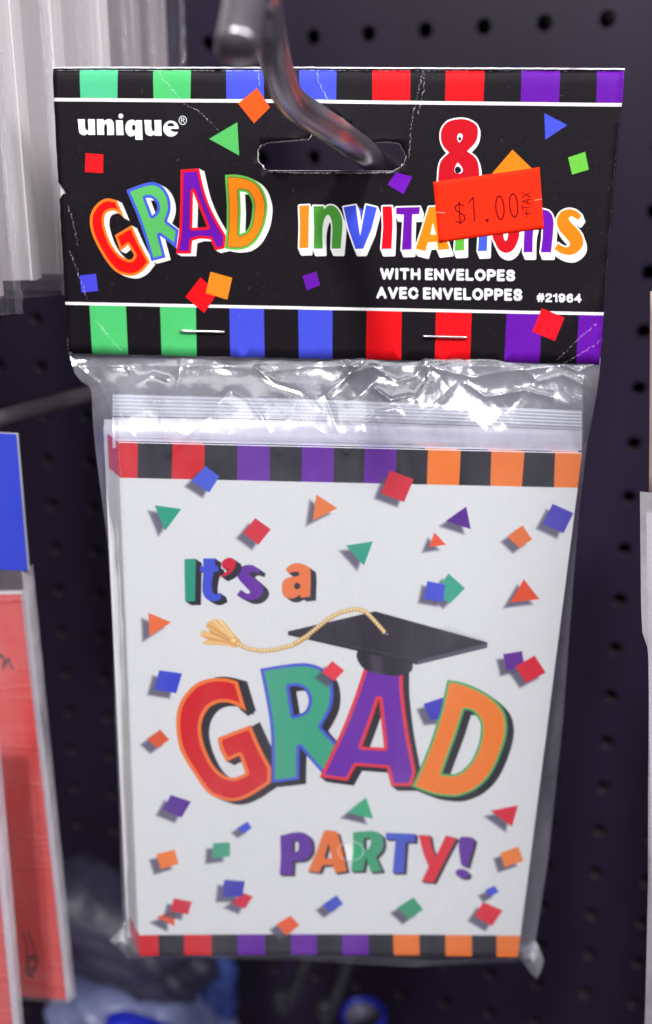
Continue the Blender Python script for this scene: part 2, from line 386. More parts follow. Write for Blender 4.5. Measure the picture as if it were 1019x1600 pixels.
A.letter([path("50,380 70,440 100,495 155,520 210,495 245,430 260,350 240,200! 60,200!", **Z5), path("130,300! 178,300! 168,400 150,428 136,400!", **Z5)], (190, 8, 22), **di)
A.letter([path("300,300! 380,300! 365,370 360,515! 290,515!", **Z5)], (98, 8, 158), **di)
A.letter([path("440,180! 490,195 520,240 525,320 505,515! 425,515! 440,400! 445,300!", **Z5)], (98, 8, 158), **di)
A.letter([path("745,228! 700,190 640,178 580,205 550,270 570,340 620,400 650,440 640,470 600,470 560,445! 530,490! 590,525 660,535 720,505 755,450 745,380 700,320 660,280 645,250 670,235 718,262!", **Z5)], (230, 118, 12), **di)
d8 = dict(di); d8['drop'] = (2, 3.5)
A.letter([path("400,130 470,140 530,180 540,240 520,310 455,380! 520,430 545,500 545,600 500,700 350,720 240,640 232,550 250,460 315,390! 270,340 252,280 260,210 310,150", **Z6),
          path("400,240 422,255 415,290 395,315! 380,290 382,255", **Z6), path("382,465! 415,505 418,540 390,555 357,540 360,505", **Z6)], (186, 4, 24), **d8)
A.fill([ell(640+398/4.995, 160+284/4.995, 2.2, 2.8)], (24, 16, 24)); A.fill([ell(640+382/4.995, 160+525/4.995, 4.6, 5.4)], (24, 16, 24))
LOGO = (232, 240, 240)
U = "72,187! 130,187! 132,250 145,275 155,262 152,187! 207,187! 210,310! 155,310! 150,300! 125,313 90,300 80,270 78,230"
for l in ([path(U, **Z7)], [path("222,187! 275,187! 278,200! 320,185 350,205 357,250 357,310! 302,312! 302,245 292,225 280,245 280,310! 225,310!", **Z7)],
          [path("370,195! 425,195! 432,312! 375,312!", **Z7)], [ell(110+410/4.995, 150+163/4.995, 3.9, 3.9)],
          [path("575,195! 580,348! 522,348! 520,312! 480,322 450,290 445,245 460,205 500,190 525,202! 530,194!", **Z7), ell(110+510/4.995, 150+253/4.995, 2.6, 4.6)],
          [path(U, 110+518/4.995, 150+6/4.995, 4.995)], [ell(110+800/4.995, 150+260/4.995, 12.2, 12.6)]): A.fill(l, LOGO, soft=0.8)
A.fill([path("772,242! 780,222 800,216 822,226 828,243!", **Z7)], (17, 12, 18)); A.fill([path("800,262! 862,262! 862,285! 830,287! 800,276!", **Z7)], (17, 12, 18))
A.stroke(list(ell(110+892/4.995, 150+195/4.995, 5.8, 6.6))+[(110+892/4.995+5.8, 150+195/4.995)], 0.55*K2, LOGO)
for l in ([(286.2, 192.4), (286.2, 185.6), (289, 185.6), (291, 187.4), (289, 189), (286.4, 189)], [(288.6, 189), (291.2, 192.4)]): A.stroke(l, 0.55*K2, LOGO)
text(A, "WITH ENVELOPES", 594, 417.6, 805, 420, 18.6, 4.9, (226, 224, 232))
text(A, "AVEC ENVELOPPES", 588, 447.0, 816, 450, 19, 4.9, (226, 224, 232))
text(A, "#21964", 838, 456.4, 908, 457.5, 14.2, 3.4, (222, 222, 230), gap=.27)
for c in ([(251, 109), (258, 125), (270, 138), (283, 153)], [(290, 163), (310, 172), (330, 190), (345, 205)], [(498, 108), (501, 130), (516, 158)], [(664, 108), (659, 134), (647, 178), (640, 247)], [(666, 108), (664, 140), (655, 180)],
          [(407, 108), (409, 134)], [(107, 315), (119, 355), (124, 384)], [(111, 394), (126, 433), (138, 468)], [(150, 500), (190, 548)], [(868, 562), (900, 530), (930, 505)], [(880, 565), (915, 545), (936, 530)]): A.crack(c, wd=0.42*K2, al=.75)
A.crack([(92, 301), (104, 303)], wd=1.3*K2, dens=1); A.crack([(86, 110), (400, 111), (430, 110), (976, 109)], wd=0.75*K2, amp=0.5, dens=0.9, col=(206, 204, 215))
A.crack([(976, 112), (955, 330), (936, 560)], wd=0.4*K2, amp=0.3, dens=0.9, al=.4, col=(150, 145, 155)); A.crack([(86, 112), (96, 330), (107, 548)], wd=0.3*K2, amp=0.3, dens=0.8, al=.3, col=(140, 135, 145))
A.crack([(104, 520), (107, 552), (114, 553)], wd=1.2*K2, amp=1.2, dens=0.9, col=(200, 190, 180))
for c, w in (([(424, 269), (480, 270.5), (560, 270.5), (616, 269)], 1.0), ([(416, 265), (406, 252), (406, 238), (412, 228), (430, 222)], .8), ([(531, 183), (541, 192), (550, 207), (571, 222)], 1.6), ([(536, 184), (552, 200), (568, 219)], .9), ([(548, 200), (560, 214), (574, 224)], 1.0), ([(440, 222), (470, 220), (484, 218)], .7), ([(616, 268), (632, 256), (636, 243)], .8), ([(560, 222), (580, 223)], 1.2)):
    A.crack(c, col=(214, 208, 214), wd=w*K2*.7, amp=0.6, dens=0.9, al=.7)
for _ in range(40):
    x, y = RNG.uniform(95, 960), RNG.uniform(115, 550); a = RNG.uniform(0, 6.3); l = RNG.uniform(1, 7)
    A.stroke([(x, y), (x+l*math.cos(a), y+l*math.sin(a))], 0.3*K2, (190, 185, 195), 0.5, RNG.uniform(0.1, 0.5))
g = RNG.normal(0, 1, (A.h, A.w, 1)); A.img *= (1 + 0.035*g); A.img += 0.008*np.abs(RNG.normal(0, 1, (A.h, A.w, 1)))
HEAD_IMG = A.image('header_print')

# ---- invitation artwork
KQ = [(186, 697), (911, 703), (808, 1497), (216, 1491)]
A = Art(1300, 1808, KQ, (216, 217, 213)); K2 = 1.85
INK = (30, 27, 36)
def edge_band(tops, y0, y1, x0top, x1top, x0bot, x1bot):
    for (a, b, c, d, col) in tops:
        f = lambda x, l, r, xa, xb: l + (r-l)*(x-xa)/(xb-xa)
        A.fill([np.array([(a, y0[0]+(y0[1]-y0[0])*(a-x0top)/(x1top-x0top)), (b, y0[0]+(y0[1]-y0[0])*(b-x0top)/(x1top-x0top)), (d, y1[0]+(y1[1]-y1[0])*(d-x0bot)/(x1bot-x0bot)), (c, y1[0]+(y1[1]-y1[0])*(c-x0bot)/(x1bot-x0bot))])], col, soft=0.7)
CR, CP, CO = (206, 16, 30), (98, 22, 148), (232, 118, 42)
bx = [180, 217, 270, 320, 370, 420, 470, 520, 568, 618, 667, 719, 767, 820, 868, 925]; bb = [184, 216, 268, 318, 369, 420, 469, 519, 566, 616, 665, 716, 765, 815, 866, 920]
cl = [CR, INK, CR, INK, CP, INK, CP, INK, CP, INK, CO, INK, CO, INK, CO]
edge_band([(bx[i], bx[i+1]+.4, bb[i], bb[i+1]+.4, cl[i]) for i in range(15)], (690, 697), (751, 757), 187, 911, 187, 906)
cx = [200, 245, 284, 327, 367, 410, 450, 491, 530, 572, 611, 652, 693, 735, 774, 820]
edge_band([(cx[i], cx[i+1]+.4, cx[i]+.6, cx[i+1]+1, cl[i]) for i in range(15)], (1459, 1464), (1500, 1506), 205, 812, 205, 812)
def conf(s, c, off=(-11, 9)):
    l = sq(s); P = l[0]; cc = P.mean(0)
    A.fill([(P-cc)*0.98+cc+np.array(off)], (78, 72, 92), grow=0, soft=7, alpha=0.85); A.fill(l, c, soft=0.7)
T_, BL, PU, OR, RO, RD = (36, 152, 122), (60, 74, 196), (92, 34, 148), (224, 108, 40), (222, 74, 34), (206, 26, 46)
for s, c in (("320,731 342,747 326,772 299,755", (66, 88, 200)), ("242,793 283,798 258,832", T_), ("397,811 421,828 402,852 378,834", RD), ("492,773 524.5,794 486,814", (226, 116, 50)),
 ("607,734 644.5,747 629,783 592.6,770", RD), ("727,789 734,824 695,812", (84, 26, 134)), ("677,830 695,849 668,853", (232, 84, 46)), ("816,817 831,839 811,853 792,835", OR), ("864,783 897,797 881,829 848,814", (68, 60, 170)),
 ("538,852 580,845 566,883", T_), ("699,894 725,917 701,941 676,924", (50, 160, 128)), ("665.6,906 694,912 690,939 660,934", BL), ("818,902 843,933 796,939", RO), ("231.5,959 266.5,973.6 233,996", (230, 102, 44)),
 ("248,1048 283,1053 274,1083.6 240,1078", (54, 66, 190)), ("249,1140 263,1156 244,1169 229,1155", (214, 80, 38)), ("265,1241.5 296,1252 281.4,1277 252.5,1265", (84, 36, 140)), ("383.6,1283.6 390,1294 377,1302.5 367,1294", BL),
 ("785,1020 815,1015 819,1039.5 791,1046", (92, 34, 140)), ("835,1022 852.6,1048.6 822,1065 804,1039.5", (214, 26, 50)), ("659,1099 692,1088 692,1122 670,1124", (56, 52, 178)), ("568.6,1246 580,1280 539,1270", (62, 166, 118)),
 ("808.5,1258 799,1292 765,1267", (212, 28, 54)), ("242,1333.6 270.6,1326.6 276.6,1349 249,1357", (236, 122, 44)), ("330,1317 356,1316 356,1338 328,1341", (62, 156, 118)), ("242,1431.5 271,1420 269.5,1446", (224, 84, 44)), ("269,1402.5 296.7,1408 291,1428 263.5,1422", (204, 30, 48)),
 ("377,1395.5 391.4,1401 379,1420 356,1410", (212, 30, 56)), ("347,1374 379,1377 375,1401 344,1401", (54, 50, 166)), ("450,1431.5 464,1447 443,1463 427.5,1445", (232, 94, 50)),
 ("522,1400 532.5,1414 512,1427 500,1415", (66, 80, 184)), ("643,1403.6 658,1423 636,1438 616.6,1420", (64, 152, 112)), ("809,1323 817,1346 787,1356 780,1333.6", (236, 128, 56)), ("771,1385 778,1395 763,1403 756,1392", (60, 80, 194)), ("753,1411 784,1424 767,1449 739,1432.6", (216, 34, 50))):
    conf(s, c, (-9, 7) if len(s) < 999 and c in (BL,) else (-10.5, 8.5))
Y1 = dict(ox=260, oy=1040, k=4.995); Y2 = dict(ox=380, oy=1030, k=4.995); Y3 = dict(ox=480, oy=1030, k=4.995); Y4 = dict(ox=620, oy=1050, k=4.995); Y5 = dict(ox=270, oy=850, k=4.076); Y6 = dict(ox=440, oy=930, k=2.997); Y7 = dict(ox=420, oy=1280, k=4.995); Y8 = dict(ox=580, oy=1280, k=4.995)
dk = dict(dropc=INK, k=K2)
A.fill([path("360,97! 420,88 500,95 617,124! 685,352! 625,396! 560,340! 480,110!", **Y1)], INK)
A.letter([path("545,125! 450,100 340,103 230,140 140,225 85,330 70,440 78,560 110,680 195,825 305,985 410,1040 512,1058 635,1020 798,915! 803,800! 720,640 645,465! 388,565! 405,650 455,750! 555,703! 603,838! 560,860 500,875 430,850 365,790 310,690 275,590 262,490 280,400 330,325 400,292 470,290 540,315 612,358!", **Y1)], (206, 16, 26), (238, 112, 38), 6.2, drop=(13, 7), line=(250, 150, 70), **dk)
A.fill([path("660,470! 715,440! 806,640! 806,800!", **Y1)], INK)
A.letter([path("120,75! 300,45 460,30 560,50 630,90 675,160 690,260 680,350 650,430 595,525! 650,590 780,720! 615,905! 520,800 425,685! 420,940! 205,965! 205,700 195,500 160,280!", **Y2), path("345,215! 400,210 455,230 492,290 492,350 460,410 380,440!", **Y2)], (62, 160, 122), (70, 86, 196), 5.6, drop=(12, 8.5), **dk)
A.letter([path("445,20! 735,20! 735,200 745,330 775,560 835,880! 800,990! 640,990! 605,850! 365,832! 300,950! 80,920! 250,560 360,280!", **Y3), path("545,310! 585,690! 413,680! 480,500!", **Y3)], (104, 32, 156), (222, 46, 66), 6.2, drop=(11, 10), line=(236, 84, 60), **dk)
A.letter([path("385,55! 500,75 640,130 750,200 830,290 858,400 845,520 790,680 720,810 630,900 540,950 440,975 300,965 200,935 100,895! 180,720 260,520 330,300!", **Y4), path("520,290! 580,305 635,370 648,430 635,540 590,660 520,750 440,795 345,790! 400,640 460,480!", **Y4)], (236, 122, 38), (70, 160, 92), 5.0, drop=(12, 9), line=(196, 190, 84), **dk)
conf("516,1032.5 535,1047 519,1064 500,1050", (226, 54, 68))
# mortarboard, cord, tassel
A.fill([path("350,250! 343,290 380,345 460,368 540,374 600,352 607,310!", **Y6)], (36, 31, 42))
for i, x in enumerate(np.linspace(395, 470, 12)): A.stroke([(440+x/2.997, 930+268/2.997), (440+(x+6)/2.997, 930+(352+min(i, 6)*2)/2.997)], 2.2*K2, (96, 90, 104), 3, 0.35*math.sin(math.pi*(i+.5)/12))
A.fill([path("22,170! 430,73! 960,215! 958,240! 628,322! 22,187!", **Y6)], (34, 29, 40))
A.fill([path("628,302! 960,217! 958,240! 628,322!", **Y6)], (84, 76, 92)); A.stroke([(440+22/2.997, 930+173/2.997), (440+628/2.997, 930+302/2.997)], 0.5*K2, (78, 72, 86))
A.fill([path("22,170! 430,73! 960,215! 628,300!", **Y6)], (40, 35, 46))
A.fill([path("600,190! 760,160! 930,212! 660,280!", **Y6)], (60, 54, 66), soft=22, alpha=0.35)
q = lambda x, y: (270+x/4.076, 850+y/4.076)
q2 = lambda x, y: (440+x/2.997, 930+y/2.997)
A.fill([path("425,625! 402,660! 350,650 250,645 200,642 180,628! 215,612 172,592! 172,570 190,552! 235,570 205,530! 215,505 250,485 310,490 350,540 395,590!", **Y5)], (226, 178, 112), soft=1)
for a, b, c in (((250, 490), (370, 610), (244, 214, 150)), ((215, 520), (370, 612), (206, 142, 76)), ((290, 488), (380, 600), (246, 222, 164)), ((185, 575), (360, 625), (236, 196, 130)), ((190, 628), (360, 635), (240, 188, 124)), ((230, 560), (350, 618), (196, 130, 70)), ((200, 600), (350, 630), (206, 138, 74)), ((330, 520), (390, 600), (224, 180, 110))):
    A.stroke([q(*a), q(*b)], 1.5*K2, c, 1.5, 0.8)
A.fill([ell(*q(385, 628), 9, 8)], (222, 164, 98), soft=1.5); A.fill([ell(*q(378, 615), 4, 3)], (246, 210, 150), soft=3)
rope = [q(*p) for p in ((410, 640), (470, 668), (560, 683), (650, 672), (760, 643), (850, 588))] + [q2(*p) for p in ((60, 222), (110, 190), (160, 150), (210, 110), (270, 78), (340, 62), (385, 74), (430, 120), (480, 178))]
rp = np.array(rope); sgl = np.r_[0, np.cumsum(np.hypot(*np.diff(rp, axis=0).T))]
for t in np.arange(0, sgl[-1], 5.4):
    x, y = np.interp(t, sgl, rp[:, 0]), np.interp(t, sgl, rp[:, 1]); x2, y2 = np.interp(t+2, sgl, rp[:, 0]), np.interp(t+2, sgl, rp[:, 1])
    a = math.degrees(math.atan2(y2-y, x2-x))
    A.fill([ell(x, y, 4.2, 3.5, a+25)], (178, 134, 74), soft=1); A.fill([ell(x, y-.3, 3.3, 2.7, a+25)], (226, 192, 130), soft=1.6); A.fill([ell(x-.3, y-1, 1.6, 1.1, a+25)], (250, 232, 186), soft=1.5)
A.fill([ell(*q2(500, 184), 5, 1.8, 10)], (20, 18, 26)); A.fill([ell(*q2(487, 179), 1.5, 1.5)], (150, 160, 190))
ds = dict(drop=(9, 6.5), dropc=(38, 34, 46), k=K2)
A.letter([path("72,105! 143,102! 137,370! 75,372!", **Y5)], (40, 148, 120), **ds)
A.letter([path("190,100! 265,98! 265,145! 285,148! 285,180! 258,182! 245,240 245,300 265,325 295,315! 305,350! 260,370 210,355 185,310 185,250 190,185! 168,180! 168,150! 190,148!", **Y5)], (64, 80, 196), **ds)
A.letter([path("545,165! 540,190! 500,180 480,195 520,230 560,270 565,310 530,350 470,360 400,330! 425,295! 460,320 485,310 460,280 415,230 405,190 430,150 490,137", **Y5)], (98, 34, 150), **ds)
A.letter([path("350,93 390,110 390,150 360,190 310,218! 295,210! 330,185 350,165 315,160 308,120", **Y5)], (204, 22, 50), **ds)
A.letter([path("710,160! 750,130 800,125 850,145 868,180 865,335! 805,343! 800,325! 750,348 700,335 685,280 700,230 750,210 790,205 790,180 750,180 730,192!", **Y5), ell(270+782/4.076, 850+268/4.076, 4.8, 5)], (228, 116, 60), **ds)
ds = dict(drop=(5.5, 4.5), dropc=(52, 44, 60), k=K2)
A.letter([path("72,130! 180,105 250,108 300,140 320,200 310,270 260,320 170,330! 165,435! 65,435! 75,300!", **Y7), path("165,165! 200,165 215,200 210,245 165,270!", **Y7)], (92, 36, 148), **ds)
A.letter([path("410,105 440,90 500,95! 520,110! 550,220! 590,410! 500,425! 480,360! 400,365! 375,420! 285,410! 350,270!", **Y7), path("445,190! 475,310! 415,305!", **Y7)], (226, 116, 54), **ds)
A.letter([path("640,105! 780,95 850,115 878,170 870,240 820,300! 870,410! 780,420! 740,300! 720,410! 625,412! 640,250!", **Y7), path("725,150! 770,150 780,190 760,240! 725,235!", **Y7)], (62, 156, 110), **ds)
A.letter([path("98,108! 330,118! 325,182! 255,180! 240,425! 150,425! 175,160! 98,160!", **Y8)], (70, 88, 186), **ds)
A.letter([path("680,150 720,140 790,155 785,220 740,380! 690,360! 672,230", **Y8)], (100, 44, 150), **ds)
A.letter([ell(580+700/4.995, 1280+430/4.995, 11, 7, 15)], (100, 44, 150), **ds)
A.letter([path("357,125! 445,130! 460,220 492,295! 570,130! 655,150! 560,330! 475,500! 378,492! 435,375! 390,260", **Y8)], (216, 44, 56), **ds)
g = RNG.normal(0, 1, (A.h, A.w, 1)); A.img *= (1+0.02*g)
CARD_IMG = A.image('invitation_print')

# ---- price sticker artwork
SQ = [(678, 284), (844, 260.4), (850, 356), (686, 378)]
A = Art(512, 300, SQ, (255, 40, 8)); K2 = 3.05; DR = (92, 0, 2)
z = lambda s: [(670+float(t.split(',')[0])/4.995, 250+float(t.split(',')[1])/4.995) for t in s.split()]
for s in ("272,352 240,338 208,362 215,390 245,408 280,430 284,462 255,485 214,478", "241,326 247,496", "315,328 350,290 356,380 360,474"): A.stroke(z(s), 1.25*K2, DR, 1.0, 0.86)
A.fill([ell(670+457/4.995, 250+468/4.995, 3, 3)], DR, soft=1, alpha=.86)
for x, y in ((558, 368), (665, 350)):
    e = ell(670+x/4.995, 250+y/4.995, 6.3, 18.2, -4); A.stroke(list(e)+[e[0]], 1.25*K2, DR, 1.0, 0.82)
for s in ("735,415 797,412", "765,388 767,440", "730,345 732,388", "731,366 796,362", "796,300 732,318 797,338", "774,305 775,334", "732,250 796,284", "732,284 796,250"): A.stroke(z(s), 0.95*K2, DR, 0.9, 0.86)
for _ in range(500):
    x, y = RNG.uniform(700, 845), RNG.uniform(295, 350); A.fill([ell(x, y, .45, .45, n=6)], (250, 40, 12), soft=.6, alpha=.5)
A.stroke(z("62,405 130,408"), 0.5*K2, (255, 170, 150), 0.7); A.stroke(z("830,309 886,300"), 0.5*K2, (255, 170, 150), 0.7)
A.img *= (1+0.015*RNG.normal(0, 1, (A.h, A.w, 1)))
STICK_IMG = A.image('price_print')

# ------------------------------------------------------------------ pegboard
PEG = plain('black_pegboard', (0.0065, 0.0035, 0.0105), (0.0165, 0.010, 0.027), 0.45, scale=30, bump=0.15, bscale=500, spec=0.22, mapscale=(.35, .35, .12))
HOLE = plain('hole_wall', (0.010, 0.006, 0.006), (0.02, 0.013, 0.012), 0.8, scale=200, bump=0)
DARK = plain('dark_backing', (0.004, 0.003, 0.005), (0.007, 0.006, 0.009), 0.9, bump=0)
def pegboard():
    V = []; F = []; fm = []; hp = 12.7; r = 3.1; n = 16
    for c in range(-22, 9):
        for q in range(-10, 23):
            x, y = c*25.4, q*25.4; o = len(V)
            ring = []
            for k in range(n):
                a = 2*math.pi*(k+.5)/n; ca, sa = math.cos(a), math.sin(a); m = max(abs(ca), abs(sa)); ring.append((ca, sa, m))
            for ca, sa, m in ring: V.append((x+ca/m*hp, y+sa/m*hp, 0))
            for ca, sa, m in ring: V.append((x+ca*(r+.35), y+sa*(r+.35), 0))
            for ca, sa, m in ring: V.append((x+ca*r, y+sa*r, .4))
            for ca, sa, m in ring: V.append((x+ca*r, y+sa*r, 5))
            for lv in range(3):
                for k in range(n):
                    a = o+lv*n+k; b = o+lv*n+(k+1) % n; F.append((a, b, b+n, a+n)); fm.append(1 if lv == 2 else 0)
    # corner fills of each cell
    return V, F, fm
V, F, fm = pegboard(); o = mk('pegboard_wall', V, F, [PEG, HOLE], smooth=False, fm=fm); tag(o, kind='structure')
# cell corners: square cells need their four corners, as a frame sheet just behind
V, F = [], []
for c in range(-22, 9):
    for q in range(-10, 23):
        x, y = c*25.4, q*25.4
        for sx, sy in ((1, 1), (-1, 1), (1, -1), (-1, -1)):
            t = math.tan(math.pi/16*1); 
            a = math.pi/4 - math.pi/16; e = 12.7*math.tan(a)
            k = len(V); V += [(x+sx*12.7, y+sy*12.7, 0), (x+sx*12.7, y+sy*e, 0), (x+sx*e, y+sy*12.7, 0)]; F.append((k, k+1, k+2))
bm = bmesh.new(); bm.from_mesh(o.data)
for f in F:
    vs = [bm.verts.new(Vector(B(V[i]))) for i in f]; bm.faces.new(vs)
bmesh.ops.remove_doubles(bm, verts=bm.verts, dist=2e-5); bmesh.ops.recalc_face_normals(bm, faces=bm.faces); bm.to_mesh(o.data); bm.free()
o = mk('backing_wall', [(-700, -400, 30), (400, -400, 30), (400, 750, 30), (-700, 750, 30)], [(0, 1, 2, 3)], DARK); tag(o, kind='structure')

# ------------------------------------------------------------------ metal hook carrying the pack
STEEL = plain('worn_zinc_steel', (0.30, 0.28, 0.31), (0.50, 0.47, 0.51), 0.30, 0.9, scale=90, bump=0.25, bscale=160, mapscale=(1, 1, 1), dist=0.0003)
sp = HF.hit(574, 240)
q0 = hitz(500, 190, sp[2]-19)
d = sp - q0; back = hitz(838, 455, 0)
pts = [back + (0, 0, 8), back + (sp-back)*0.5, sp + (back-sp)*0.08, q0 + d*0.5, q0, hitz(456, 158, q0[2]-9), hitz(436, 115, q0[2]-16), hitz(424, 60, q0[2]-22), hitz(413, -10, q0[2]-27), hitz(404, -90, -284), hitz(396, -165, -288), hitz(394, -80, -300), hitz(384, 0, -307), hitz(371, 80, -314)]
hook = empty('display_hook', back); tag(hook, 'round grey steel hook with looped end passing through the black header slot', 'hook')
V, F = tube(pts, 3.05, 28, 10); mk('wire_rod', V, F, STEEL, hook)
bp = Frame(back - np.array((0, 0, 1.2)), (1, 0, 0), (0, 1, 0))
V, F = join(box(bp, -5, 5, -9, 11, -1.1, 0.6)); mk('back_plate', V, F, STEEL, hook, smooth=False)

# ------------------------------------------------------------------ the pack
PACK = empty('invitation_pack', HF.P(HW/2, 0))
tag(PACK, 'clear plastic bag with black striped cardboard header hanging from the steel hook', 'party invitation pack')
HMAT = printed('header_card_print', HEAD_IMG, 0.52, 0.25, 500, 0.12, wear=0.03)
EDGE = plain('raw_card_edge', (0.62, 0.60, 0.58), (0.8, 0.78, 0.76), 0.8, bump=0.4, bscale=2500)
WHITE = plain('white_paper', (0.70, 0.69, 0.72), (0.78, 0.77, 0.80), 0.75, bump=0.1, bscale=700)
def hw(u, v):                                          # how the card has warped
    u = np.asarray(u, float); v = np.asarray(v, float)
    w = 0.35*np.sin(u/31+0.6) + 0.22*np.sin(v/17+u/40) + 0.12*np.sin(u/7.3+v/9)*np.exp(-v/22)
    w += 0.5*np.exp(-((u-62)/16)**2 - ((v-13)/7)**2)   # bruised by the hook
    for (a, b, c, e, h, s) in ((82, 0, 78, 20, .22, 1.3), (24, 0, 30, 10, -.2, 1.2), (4, 30, 8, 60, .25, 1.8), (110, 63, 126, 48, .3, 1.6), (58, 0, 61, 9, .25, 1.1)):
        ex, ey = c-a, e-b; t = np.clip(((u-a)*ex+(v-b)*ey)/(ex*ex+ey*ey), 0, 1); w = w + h*np.exp(-((u-a-t*ex)**2+(v-b-t*ey)**2)/(2*s*s))
    return w
GH = homog(HQ, [(0, 0), (HW, 0), (HW, HH), (0, HH)])
def toH(P): P = np.asarray(P, float); q_ = np.c_[P, np.ones(len(P))] @ GH.T; return q_[:, :2]/q_[:, 2:]
slot = path("424,268! 414,262 405,247 409,230 424,223! 470,221! 484,219! 489,212! 493,196 503,184 518,178 530,183! 541,192! 549,206! 560,212! 571,222! 612,222! 626,226 635,243 630,258 616,267!")
slot = toH(slot) + RNG.normal(0, 0.07, (len(slot), 2))
def panel_mesh(name, mats, wbase, v1=HH, sgn=1, parent=None):
    n = 64; m = 34
    ou = []
    for i in range(n): ou.append((HW*i/n, 0))
    for i in range(m): ou.append((HW, v1*i/m))
    for i in range(n): ou.append((HW*(1-i/n), v1))
    for i in range(m): ou.append((0, v1*(1-i/m)))
    ou = np.array(ou); j = RNG.normal(0, 0.05, ou.shape); ou2 = ou+j
    if sgn > 0:   # nick on the left edge
        k = np.argmin(np.hypot(ou[:, 0]-0, ou[:, 1]-27)); ou2[k] += (1.5, 0)
    inner = [(HW*(i+.5+.3*RNG.random())/n, v1*(jj+.5+.3*RNG.random())/m) for i in range(n) for jj in range(m)]
    inner = [p for p in inner if 0.9 < p[0] < HW-.9 and .9 < p[1] < v1-.9]
    pts = [Vector(p) for p in np.r_[ou2, slot, np.array(inner)]]
    no, ns = len(ou2), len(slot)
    ed = [(i, (i+1) % no) for i in range(no)] + [(no+i, no+(i+1) % ns) for i in range(ns)]
    vs, es, fs, *_ = delaunay_2d_cdt(pts, ed, [], 0, 1e-5)
    vs = np.array([tuple(v) for v in vs])
    from itertools import compress
    def inside(p, poly):
        x, y = p; c = False
        for (x0, y0), (x1, y1) in zip(poly, np.roll(poly, -1, 0)):
            if (y0 > y) != (y1 > y) and x < x0+(y-y0)*(x1-x0)/(y1-y0): c = not c
        return c
    F = []
    for f in fs:
        c = vs[list(f)].mean(0)
        if inside(c, ou2) and not inside(c, slot): F.append(tuple(f))
    u, v = vs[:, 0], vs[:, 1]
    lip = np.exp(-np.minimum.reduce([np.hypot(u-a, v-b) for a, b in slot[::3]])/1.0)*0.25
    P = HF.P(u, v, hw(u, v) + wbase + lip*sgn)
    # fold: top rows curl back to the fold line
    P = P - HF.w*(np.exp(-v/0.7)*0.5*sgn)[:, None]
    a = P[[F[0][0], F[0][1], F[0][2]]]; nn = np.cross(a[1]-a[0], a[2]-a[0])
    if (nn @ HF.w) * sgn < 0: F = [f[::-1] for f in F]
    o = mk(name, P, F, mats, parent, uv=np.c_[u/HW, 1-v/HH])
    s = o.modifiers.new('thickness', 'SOLIDIFY'); s.thickness = 0.00038; s.offset = -1; s.material_offset_rim = 1; s.material_offset = 1 if len(mats) > 1 else 0
    return o
HEAD = panel_mesh('header_card', [HMAT, EDGE], 0.55, parent=PACK)
BLKP = plain('black_card_back', (0.02, 0.017, 0.022), (0.03, 0.026, 0.032), 0.5)
panel_mesh('header_back_panel', [BLKP, EDGE], -0.85, sgn=-1, parent=PACK)
# folded ridge along the top
us = np.linspace(0, HW, 120); V = []
for u in us:
    for k in range(9):
        a = math.pi*k/8; w = -0.15 + 0.72*math.cos(a); V.append(HF.P(u, -0.42*math.sin(a)+0.02*math.sin(u*1.9), w + float(hw(u, 0)) - .05))
FOLD = plain('worn_fold', (0.35, 0.33, 0.36), (0.85, 0.84, 0.88), 0.5, scale=420, bump=0.5, bscale=1200)
mk('fold_ridge', V, grid_faces(120, 9), FOLD, PACK)
# staples
STPL = plain('staple_wire', (0.55, 0.52, 0.5), (0.75, 0.72, 0.70), 0.3, 1.0, scale=400)
for a, b in (((284.5, 516.5), (350, 518)), ((661.5, 524), (727, 525.5))):
    p, q_ = toH([a, b]); 
    def hp(uv_, w): return HF.P(uv_[0], uv_[1], float(hw(uv_[0], uv_[1])) + w)
    e = (q_-p)/np.linalg.norm(q_-p)
    V, F = tube([hp(p, -0.5), hp(p, 0.62), hp(p+e*.25, 1.12), hp(p+(q_-p)*.5, 1.16), hp(q_-e*.25, 1.12), hp(q_, 0.62), hp(q_, -0.5)], 0.27, 10, 5)
    mk('staple', V, F, STPL, HEAD)
# price sticker
SM = printed('fluorescent_label_print', STICK_IMG, 0.7, 0.1, 900, 0.1)
su = toH(SQ); V = []; U_ = []
n, m = 22, 14
for j in range(m+1):
    for i in range(n+1):
        a, b = i/n, j/m
        uv_ = (su[0]*(1-a)+su[1]*a)*(1-b) + (su[3]*(1-a)+su[2]*a)*b
        lift = 0.50*max(0, 1-a*7)*max(0, b-.55)*2 + 0.45*max(0, a-.88)*6*b
        V.append(HF.P(uv_[0], uv_[1], float(hw(*uv_)) + 0.60 + lift*.5)); U_.append((a, 1-b))
o = mk('price_sticker', V, grid_faces(m+1, n+1), [SM, EDGE], HEAD, uv=U_)
s = o.modifiers.new('thickness', 'SOLIDIFY'); s.thickness = 0.00009; s.offset = 1; s.material_offset_rim = 1

